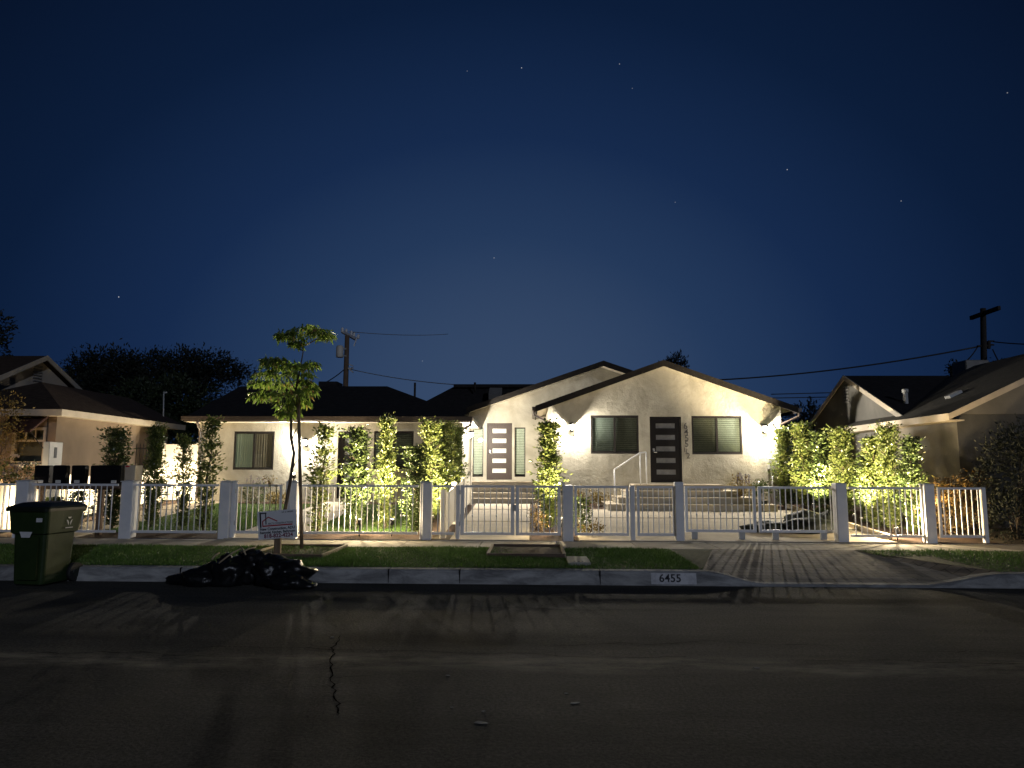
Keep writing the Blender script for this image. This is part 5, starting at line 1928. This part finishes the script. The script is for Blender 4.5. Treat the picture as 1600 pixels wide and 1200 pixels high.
# window + awning
x0, x1, z0, z1 = rwin
f = MB()
e = .07
f.box(x0 - e, x1 + e, 18.16, 18.24, z0 - e, z0).box(x0 - e, x1 + e, 18.16, 18.24, z1, z1 + e)
f.box(x0 - e, x0, 18.16, 18.24, z0, z1).box(x1, x1 + e, 18.16, 18.24, z0, z1)
zmid = z0 + (z1 - z0) * .66
f.box(x0, x1, 18.2, 18.25, zmid - .025, zmid + .025)
for k in (1, 2):
    xx = x0 + (x1 - x0) * k / 3
    f.box(xx - .012, xx + .012, 18.205, 18.24, zmid + .025, z1)
f.box(x0 - .15, x1 + .15, 18.08, 18.2, z0 - e - .06, z0 - e - .001)
nw = f.build('window', M['trim'], nb)
MB().box(x0, x1, 18.255, 18.26, z0, z1).build('pane', M['glass_dark'], nw)
MB().box(x0 - .1, x1 + .1, 18.4, 18.42, zmid, z1 + .1).build('blind', M['blind'], nw)
MB().box(x0 - .1, x1 + .1, 18.43, 18.45, z0 - .1, zmid).build('curtain', M['hvac'], nw)  # grey sheet added to imitate the reflection in the lower pane
aw = MB()
A0, A1 = P(16, 675, 17.55), P(75, 654, 18.18)
aw.prism([(x0 - .12, 17.5, z1 - .05), (x0 - .12, 18.18, z1 + .42), (x0 - .12, 18.18, z1 + .36), (x0 - .12, 17.5, z1 - .1)], (x1 - x0 + .24, 0, 0))
aw = aw.build('awning', M['awning'], nb)
b = MB()
b.tube([(x1 + .1, 17.52, z1 - .07), (x1 + .1, 18.15, z1 - .55)], .012, 6)
b.tube([(x1 + .1, 18.15, z1 + .3), (x1 + .1, 18.15, z1 - .55)], .010, 6)
b.build('awning_arm', M['iron'], aw)
q = P(255, 660, 26)
an = MB()
an.tube([P(255, 668, 24), P(256, 612, 24)], .022, 6)
an.tube([P(256, 614, 24), P(261, 613, 24)], .03, 6)
an.build('vent_mast', M['steel'], nb)

# ------------------------------------------------------------------ right neighbour
nr = empty('neighbor_house', (13, 20, .5), 'grey gabled neighbour house with cream fascia at the right', 'house')
ax_, ay_ = P(1322, 587, 23.0), 23.0
cX, aZ = ax_.x, ax_.z
hp = .45
f_run, n_run = 2.75, 3.3
wl = MB()
wl.add([(cX, ay_ - n_run, .3), (cX, ay_ + f_run, .3), (cX, ay_ + f_run, aZ - hp * f_run - .1), (cX, ay_, aZ - .1), (cX, ay_ - n_run, aZ - hp * n_run - .1)], [(0, 4, 3, 2, 1)])
wl.build('gable_wall', M['grey_stucco'], nr)
rf = MB()
for a in (-n_run - .3, f_run + .4):
    za = aZ - hp * abs(a)
    rf.prism([(cX - .06, ay_ + a, za), (cX - .06, ay_, aZ), (cX - .06, ay_, aZ - .08), (cX - .06, ay_ + a, za - .08)], (14, 0, 0))
gr = rf.build('gable_roof', M['roof'], nr)
fa = MB()
for a in (-n_run - .3, f_run + .4):
    za = aZ - hp * abs(a)
    fa.prism([(cX - .10, ay_ + a, za + .01), (cX - .10, ay_, aZ + .01), (cX - .10, ay_, aZ - .14), (cX - .10, ay_ + a, za - .14)], (.04, 0, 0))
fa.build('barge_board', M['trim'], gr)
b = MB()
for k in range(6):
    b.obox((cX - .02, ay_ + .0, aZ - .85 + k * .1), (.02, 0, .012), (0, .17, 0), (0, 0, .02))
b.build('vent', M['hvac'], nr)
# front wing: gable to the street
YN = 17.1
eN = P(1481, 652, YN - .3)
eX = eN.x
eF = 22.2
wx = PX(1494, YN + .1, 700)
ezr = eN.z + .08
sl3 = .47
rX = eX + 4.2
wl = MB()
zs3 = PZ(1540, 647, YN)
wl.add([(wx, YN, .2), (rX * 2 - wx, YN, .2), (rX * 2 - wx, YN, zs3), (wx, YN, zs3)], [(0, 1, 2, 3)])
wl.build('front_wall', M['shaded_stucco'], nr)
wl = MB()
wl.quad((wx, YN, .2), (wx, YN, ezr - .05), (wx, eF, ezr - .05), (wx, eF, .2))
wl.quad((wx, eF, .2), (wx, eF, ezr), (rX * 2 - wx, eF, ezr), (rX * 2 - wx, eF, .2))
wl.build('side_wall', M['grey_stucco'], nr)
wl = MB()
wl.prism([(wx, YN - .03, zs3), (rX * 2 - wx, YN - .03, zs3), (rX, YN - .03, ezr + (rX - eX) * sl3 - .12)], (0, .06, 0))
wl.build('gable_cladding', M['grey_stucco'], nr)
rf = MB()
for (a, b_) in ((eX, rX), (rX, 2 * rX - eX)):
    fz = lambda x: ezr + (rX - eX) * sl3 - abs(x - rX) * sl3
    rf.prism([(a, YN - .35, fz(a)), (b_, YN - .35, fz(b_)), (b_, YN - .35, fz(b_) - .08), (a, YN - .35, fz(a) - .08)], (0, eF - YN + .6, 0))
wr = rf.build('wing_roof', M['grey_roof'], nr)
fa = MB()
fa.box(eX - .03, eX + .01, YN - .35, eF + .2, ezr - .16, ezr + .01)
fz = lambda x: ezr + (rX - eX) * sl3 - abs(x - rX) * sl3
for (a, b_) in ((eX - .03, rX), (rX, 2 * rX - eX)):
    fa.prism([(a, YN - .39, fz(a) + .012), (b_, YN - .39, fz(b_) + .012), (b_, YN - .39, fz(b_) - .13), (a, YN - .39, fz(a) - .13)], (0, .038, 0))
fa.build('fascia', M['trim'], wr)
MB().box(eX + .012, wx, YN - .3, eF, ezr - .16, ezr - .13).build('soffit', M['trim'], wr)
b = MB()
q, q2 = P(1416, 638, 20.5), P(1416, 609, 20.5)
b.tube([(q.x, 20.5, q.z - .2), (q.x, 20.5, q2.z)], .065, 10)
b.tube([(q.x, 20.5, q2.z - .08), (q.x, 20.5, q2.z + .02)], .085, 10)
b.build('vent_pipe', M['steel'], nr)
b = MB()
q = P(1490, 617, 18.8)
b.obox((q.x, 18.8, q.z), (.16, 0, .075), (0, .12, 0), (-.02, 0, .04))
b.build('roof_vent', M['steel'], wr)
hv = MB()
a, c = P(1499, 590, 24), P(1534, 565, 24)
hv.bev(a.x, c.x, 23.6, 24.4, a.z - .6, c.z, .03)
hv.build('cooling_unit', M['hvac'], nr)

# ------------------------------------------------------------------ utility poles and wires
def pole(name, pxb, pxt, pyt, Y, m, label):
    b = MB()
    t = P(pxt, pyt, Y)
    bt = P(pxb, 604, Y)
    k = (t - bt)
    g0 = bt - k * ((bt.z - .3) / k.z)
    root = empty(name, (g0.x, Y, .3), label, 'utility pole')
    b.tube([g0, bt, t], [.17, .15, .13], 10)
    b.build('pole', m, root)
    return root
p1 = pole('utility_pole', 540, 542.5, 524, 40, M['polewood'], 'brown utility pole with grey transformer behind the left wing')
b = MB()
b.bar(P(535, 518, 39.5), P(556, 530, 42.5), .14, .16)
b.bar(P(553, 541, 42), P(559, 524, 42), .06)
b.build('crossarm', M['tag'], p1)  # whitish colour makes the arm look lit by something nearby
b = MB()
for (px, py, Y) in ((535, 517, 39.5), (541, 519, 40.5), (549, 522, 41.2), (553, 524, 41.8), (560, 527, 42.5)):
    q = P(px, py, Y)
    b.lathe(q, [(.05, -.1), (.09, 0), (.06, .05), (.09, .1), (.04, .2)], 8)
b.build('insulator', M['tag'], p1)
b = MB()
a, c = P(525, 558.5, 39.4), P(537, 540, 39.4)
b.lathe(((a.x + c.x) / 2, 39.4, a.z), [((c.x - a.x) / 2 * .9, 0), ((c.x - a.x) / 2, .05), ((c.x - a.x) / 2, c.z - a.z - .08), ((c.x - a.x) / 2 * .7, c.z - a.z)], 16)
b.build('transformer', M['tank'], p1)
b = MB()
b.bar(P(536, 545, 39.6), P(542, 545, 40), .08); b.bar(P(536, 556, 39.6), P(542, 556, 40), .08)
b.bar(P(537, 577, 40), P(552, 575, 40), .08); b.bar(P(544, 575, 39.8), P(552, 582, 39.8), .07); b.bar(P(545, 569, 39.8), P(552, 572, 39.8), .06)
b.build('bracket', M['steel'], p1)
p2 = pole('utility_pole', 1538, 1536, 482, 36, M['darkpole'], 'dark utility pole with tilted crossarm behind the right neighbour')
b = MB()
b.bar(P(1517, 497, 37), P(1561.5, 481, 34.8), .14, .2)
b.build('crossarm', M['darkpole'], p2)
b = MB()
b.bar(P(1527, 541, 36), P(1548, 540, 36), .09); b.bar(P(1545, 533, 36), P(1545, 545, 36), .12)
b.bar(P(1544, 533, 36), P(1553, 533, 36), .07); b.bar(P(1544, 538, 36), P(1553, 539, 36), .07)
b.build('bracket', M['darkpole'], p2)
GW = 'overhead power lines behind the houses'
def wire(pts, r, m, label, sag=0.0):
    q = []
    P0, P1 = P(*pts[0]), P(*pts[1])
    for i in range(17):
        t = i / 16
        p = P0 + (P1 - P0) * t
        p.z -= sag * 4 * t * (1 - t)
        q.append(p)
    MB().tube(q, r, 5).build('power_line', m, None, label, 'wire', GW)
wire([(548, 577, 40), (860, 603, 33)], .022, M['palewire'], 'pale wire running right from the transformer pole over the wing roof', .35)
wire([(545, 518, 41), (700, 522, 60)], .022, M['palewire'], 'thin wire from the top of the transformer pole', .15)
wire([(537, 578, 40), (490, 606, 32)], .03, M['wire'], 'dark wire dropping left from the transformer pole to the wing roof', .1)
wire([(1532, 541, 36), (1060, 596, 40)], .04, M['wire'], 'long dark wire sloping left from the right pole to the gable', .35)
wire([(1552, 534, 36), (1640, 538, 34)], .03, M['wire'], 'dark wire leaving the right pole towards the picture edge', .05)
wire([(1527, 543, 36), (1509, 565, 30)], .03, M['wire'], 'short guy wire dropping from the right pole to the cooling unit', .05)
wire([(1551, 546, 36), (1566, 574, 34)], .03, M['wire'], 'guy wire dropping right of the right pole', .05)
wire([(1205, 616, 45), (1340, 612.5, 45)], .03, M['wire'], 'upper of two level wires between the gable and right neighbour', .0)
wire([(1205, 622, 45), (1340, 619.5, 45)], .03, M['wire'], 'lower of two level wires between the gable and right neighbour', .0)

# ------------------------------------------------------------------ trees behind
def big_tree(name, blobs, n, lw, m, label, trunk, **kw):
    V, Fc = blob_cloud(blobs, n, lw, g_, **kw)
    root = empty(name, (trunk[0], trunk[1], .3), label, 'tree', 'dark trees behind the houses')
    mesh_np('crown', V, Fc, m, root)
    b = MB()
    top = Vector(blobs[0][:3])
    b.tube([(trunk[0], trunk[1], .2), (trunk[0] + .1, trunk[1], top.z * .5), top], [.32, .25, .1], 8)
    for q in blobs:
        b.tube([(trunk[0] + .05, trunk[1], top.z * .45), (Vector(q[:3]) + top) / 2 - Vector((0, 0, .3)), Vector(q[:3])], [.14, .09, .03], 6)
    b.build('trunk', M['darkpole'], root)
    return root
Yt = 46
def BB(px, py, r, rz_, Y=Yt, ry=None): 
    p = P(px, py, Y); return (p.x, p.y, p.z, r, ry or r, rz_)
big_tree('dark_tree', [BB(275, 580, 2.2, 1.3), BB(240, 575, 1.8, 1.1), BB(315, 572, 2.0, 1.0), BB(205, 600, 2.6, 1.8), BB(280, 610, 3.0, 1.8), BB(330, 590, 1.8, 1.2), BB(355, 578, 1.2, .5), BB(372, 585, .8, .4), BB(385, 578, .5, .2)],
         15000, .26, M['leaf_unlit'], 'spreading dark tree on the night skyline above the left wing', (P(285, 640, Yt).x, Yt), asp=.35, spread=.22, shell=.35)
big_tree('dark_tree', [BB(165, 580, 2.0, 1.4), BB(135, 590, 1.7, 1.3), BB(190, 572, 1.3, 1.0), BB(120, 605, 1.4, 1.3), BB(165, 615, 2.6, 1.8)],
         9000, .26, M['leaf_unlit'], 'ragged dark tree on the skyline right of the tan neighbour gable', (P(160, 640, Yt).x, Yt), asp=.4, spread=.25, shell=.35)
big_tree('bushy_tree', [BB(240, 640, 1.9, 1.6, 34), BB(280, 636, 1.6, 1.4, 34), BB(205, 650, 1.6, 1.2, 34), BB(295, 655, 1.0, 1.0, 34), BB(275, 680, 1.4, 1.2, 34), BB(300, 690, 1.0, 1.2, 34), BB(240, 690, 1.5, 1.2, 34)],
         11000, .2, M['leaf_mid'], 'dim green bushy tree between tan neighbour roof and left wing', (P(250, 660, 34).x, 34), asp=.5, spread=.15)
big_tree('dark_tree', [BB(-22, 512, .75, .55, 24), BB(-4, 506, .4, .38, 24), BB(-40, 540, 1.0, 1.2, 24)], 1500, .14, M['leaf_unlit'], 'dark crown cut by the left picture edge', (P(-40, 640, 24).x, 24), spread=.1)
big_tree('conifer', [BB(1058, 566, .28, .75, 50), BB(1047, 570, .4, .4, 50), BB(1065, 572, .35, .5, 50), BB(1040, 572, .4, .3, 50)], 1100, .22, M['leaf_unlit'], 'dark conifer tips peeking over the gable ridge', (P(1055, 640, 50).x, 50), asp=.3, up_bias=1.4, spread=.09)
big_tree('dark_tree', [BB(1255, 650, .9, .8, 44), BB(1272, 645, .4, .9, 44), BB(1240, 660, .8, .7, 44), BB(1265, 660, 1.2, .9, 44), BB(1240, 685, 1.5, 1.2, 44), BB(1285, 690, 1.6, 1.3, 44), BB(1320, 695, 1.2, 1.2, 44), BB(1215, 695, 1.2, 1.2, 44)], 4500, .2, M['leaf_unlit'], 'small dark tree between gable house and grey neighbour', (P(1258, 700, 44).x, 44), spread=.12)
big_tree('dark_tree', [BB(1556, 580, .5, .35, 32), BB(1568, 576, .3, .2, 32), BB(1545, 584, .3, .25, 32)], 700, .16, M['leaf_unlit'], 'dark tree top right of the dark utility pole', (P(1556, 640, 32).x, 32), spread=.1)
big_tree('dark_tree', [BB(1489, 577, .16, .3, 32), BB(1485, 573, .12, .15, 32)], 160, .14, M['leaf_unlit'], 'tiny dark treetop left of the rooftop cooling unit', (P(1489, 640, 32).x, 32), spread=.08)

# ------------------------------------------------------------------ sky, stars, stand-in sun for a street lamp
world = bpy.data.worlds.new('World')
scene.world = world
world.use_nodes = True
nt = world.node_tree
N, L = nt.nodes, nt.links
bgn = N['Background']
tc = N.new('ShaderNodeTexCoord')
sp_ = N.new('ShaderNodeSeparateXYZ')
L.new(tc.outputs['Generated'], sp_.inputs[0])
# night sky: city and dusk glow strongest low above the far skyline, dark overhead and to the sides
GLOW = Vector((-0.03, 1, 0.08)).normalized()
dp = N.new('ShaderNodeVectorMath'); dp.operation = 'DOT_PRODUCT'
sc_ = N.new('ShaderNodeVectorMath'); sc_.operation = 'MULTIPLY'; sc_.inputs[1].default_value = (0.78, 1, 1)
nz_ = N.new('ShaderNodeVectorMath'); nz_.operation = 'NORMALIZE'
L.new(tc.outputs['Generated'], sc_.inputs[0]); L.new(sc_.outputs[0], nz_.inputs[0])
L.new(nz_.outputs[0], dp.inputs[0]); dp.inputs[1].default_value = GLOW
rmp = N.new('ShaderNodeValToRGB')
cr = rmp.color_ramp
def srgb(c): return tuple((v / 255 / 12.92 if v / 255 <= .04045 else ((v / 255 + .055) / 1.055) ** 2.4) for v in c)
SKY = [(0.0, (6, 11, 20)), (0.62, (5, 11, 24)), (0.76, (7, 19, 41)), (0.86, (12, 29, 57)), (0.93, (22, 42, 76)), (0.97, (36, 57, 90)), (1.0, (54, 73, 103))]
cr.elements[0].position, cr.elements[0].color = SKY[0][0], (*srgb(SKY[0][1]), 1)
cr.elements[1].position, cr.elements[1].color = SKY[-1][0], (*srgb(SKY[-1][1]), 1)
for p_, c_ in SKY[1:-1]:
    e_ = cr.elements.new(p_)
    e_.color = (*srgb(c_), 1)
L.new(dp.outputs['Value'], rmp.inputs['Fac'])
last = rmp.outputs['Color']
for (px, py, s) in ((815, 106, 1.0), (968, 100, .6), (1230, 265, .9), (772, 403, .7), (185.5, 464, 1.2), (1055, 316, .35), (1408, 314, .6), (1574, 145, .5), (183, 548, .8), (988, 138, .3), (730, 111, .3), (660, 564, .4)):
    d = ray(px, py).normalized()
    v = N.new('ShaderNodeVectorMath'); v.operation = 'DISTANCE'
    nm = N.new('ShaderNodeVectorMath'); nm.operation = 'NORMALIZE'
    L.new(tc.outputs['Generated'], nm.inputs[0])
    L.new(nm.outputs[0], v.inputs[0]); v.inputs[1].default_value = d
    mr = N.new('ShaderNodeMapRange')
    mr.inputs['From Min'].default_value = 0.0002
    mr.inputs['From Max'].default_value = 0.0008
    mr.inputs['To Min'].default_value = s * .55
    mr.inputs['To Max'].default_value = 0
    L.new(v.outputs['Value'], mr.inputs['Value'])
    mx = N.new('ShaderNodeMix'); mx.data_type = 'RGBA'; mx.blend_type = 'ADD'
    mx.inputs['Factor'].default_value = 1
    L.new(last, mx.inputs[6]); L.new(mr.outputs['Result'], mx.inputs[7])
    last = mx.outputs[2]
L.new(last, bgn.inputs['Color'])
bgn.inputs['Strength'].default_value = 1.0

sun = bpy.data.lights.new('streetlight_sun', 'SUN')  # cool sun standing in for an unseen street lamp behind the camera
sun.energy = 0.44
sun.angle = R(0.6)
sun.color = (0.72, 0.80, 1.0)
so_ = bpy.data.objects.new('streetlight_sun', sun)
COL.objects.link(so_)
so_.location = (6, -10, 12)
so_.rotation_euler = Vector((-.52, 1, -.33)).to_track_quat('-Z', 'Y').to_euler()

# ------------------------------------------------------------------ render settings
scene.view_settings.view_transform = 'Standard'
scene.view_settings.look = 'None'
scene.view_settings.exposure = 0
scene.view_settings.gamma = 1
scene.cycles.use_denoising = True
scene.cycles.max_bounces = 6
scene.cycles.diffuse_bounces = 3
scene.cycles.glossy_bounces = 3
scene.cycles.transparent_max_bounces = 8
scene.cycles.sample_clamp_indirect = 4.0
scene.cycles.caustics_reflective = False
scene.cycles.caustics_refractive = False
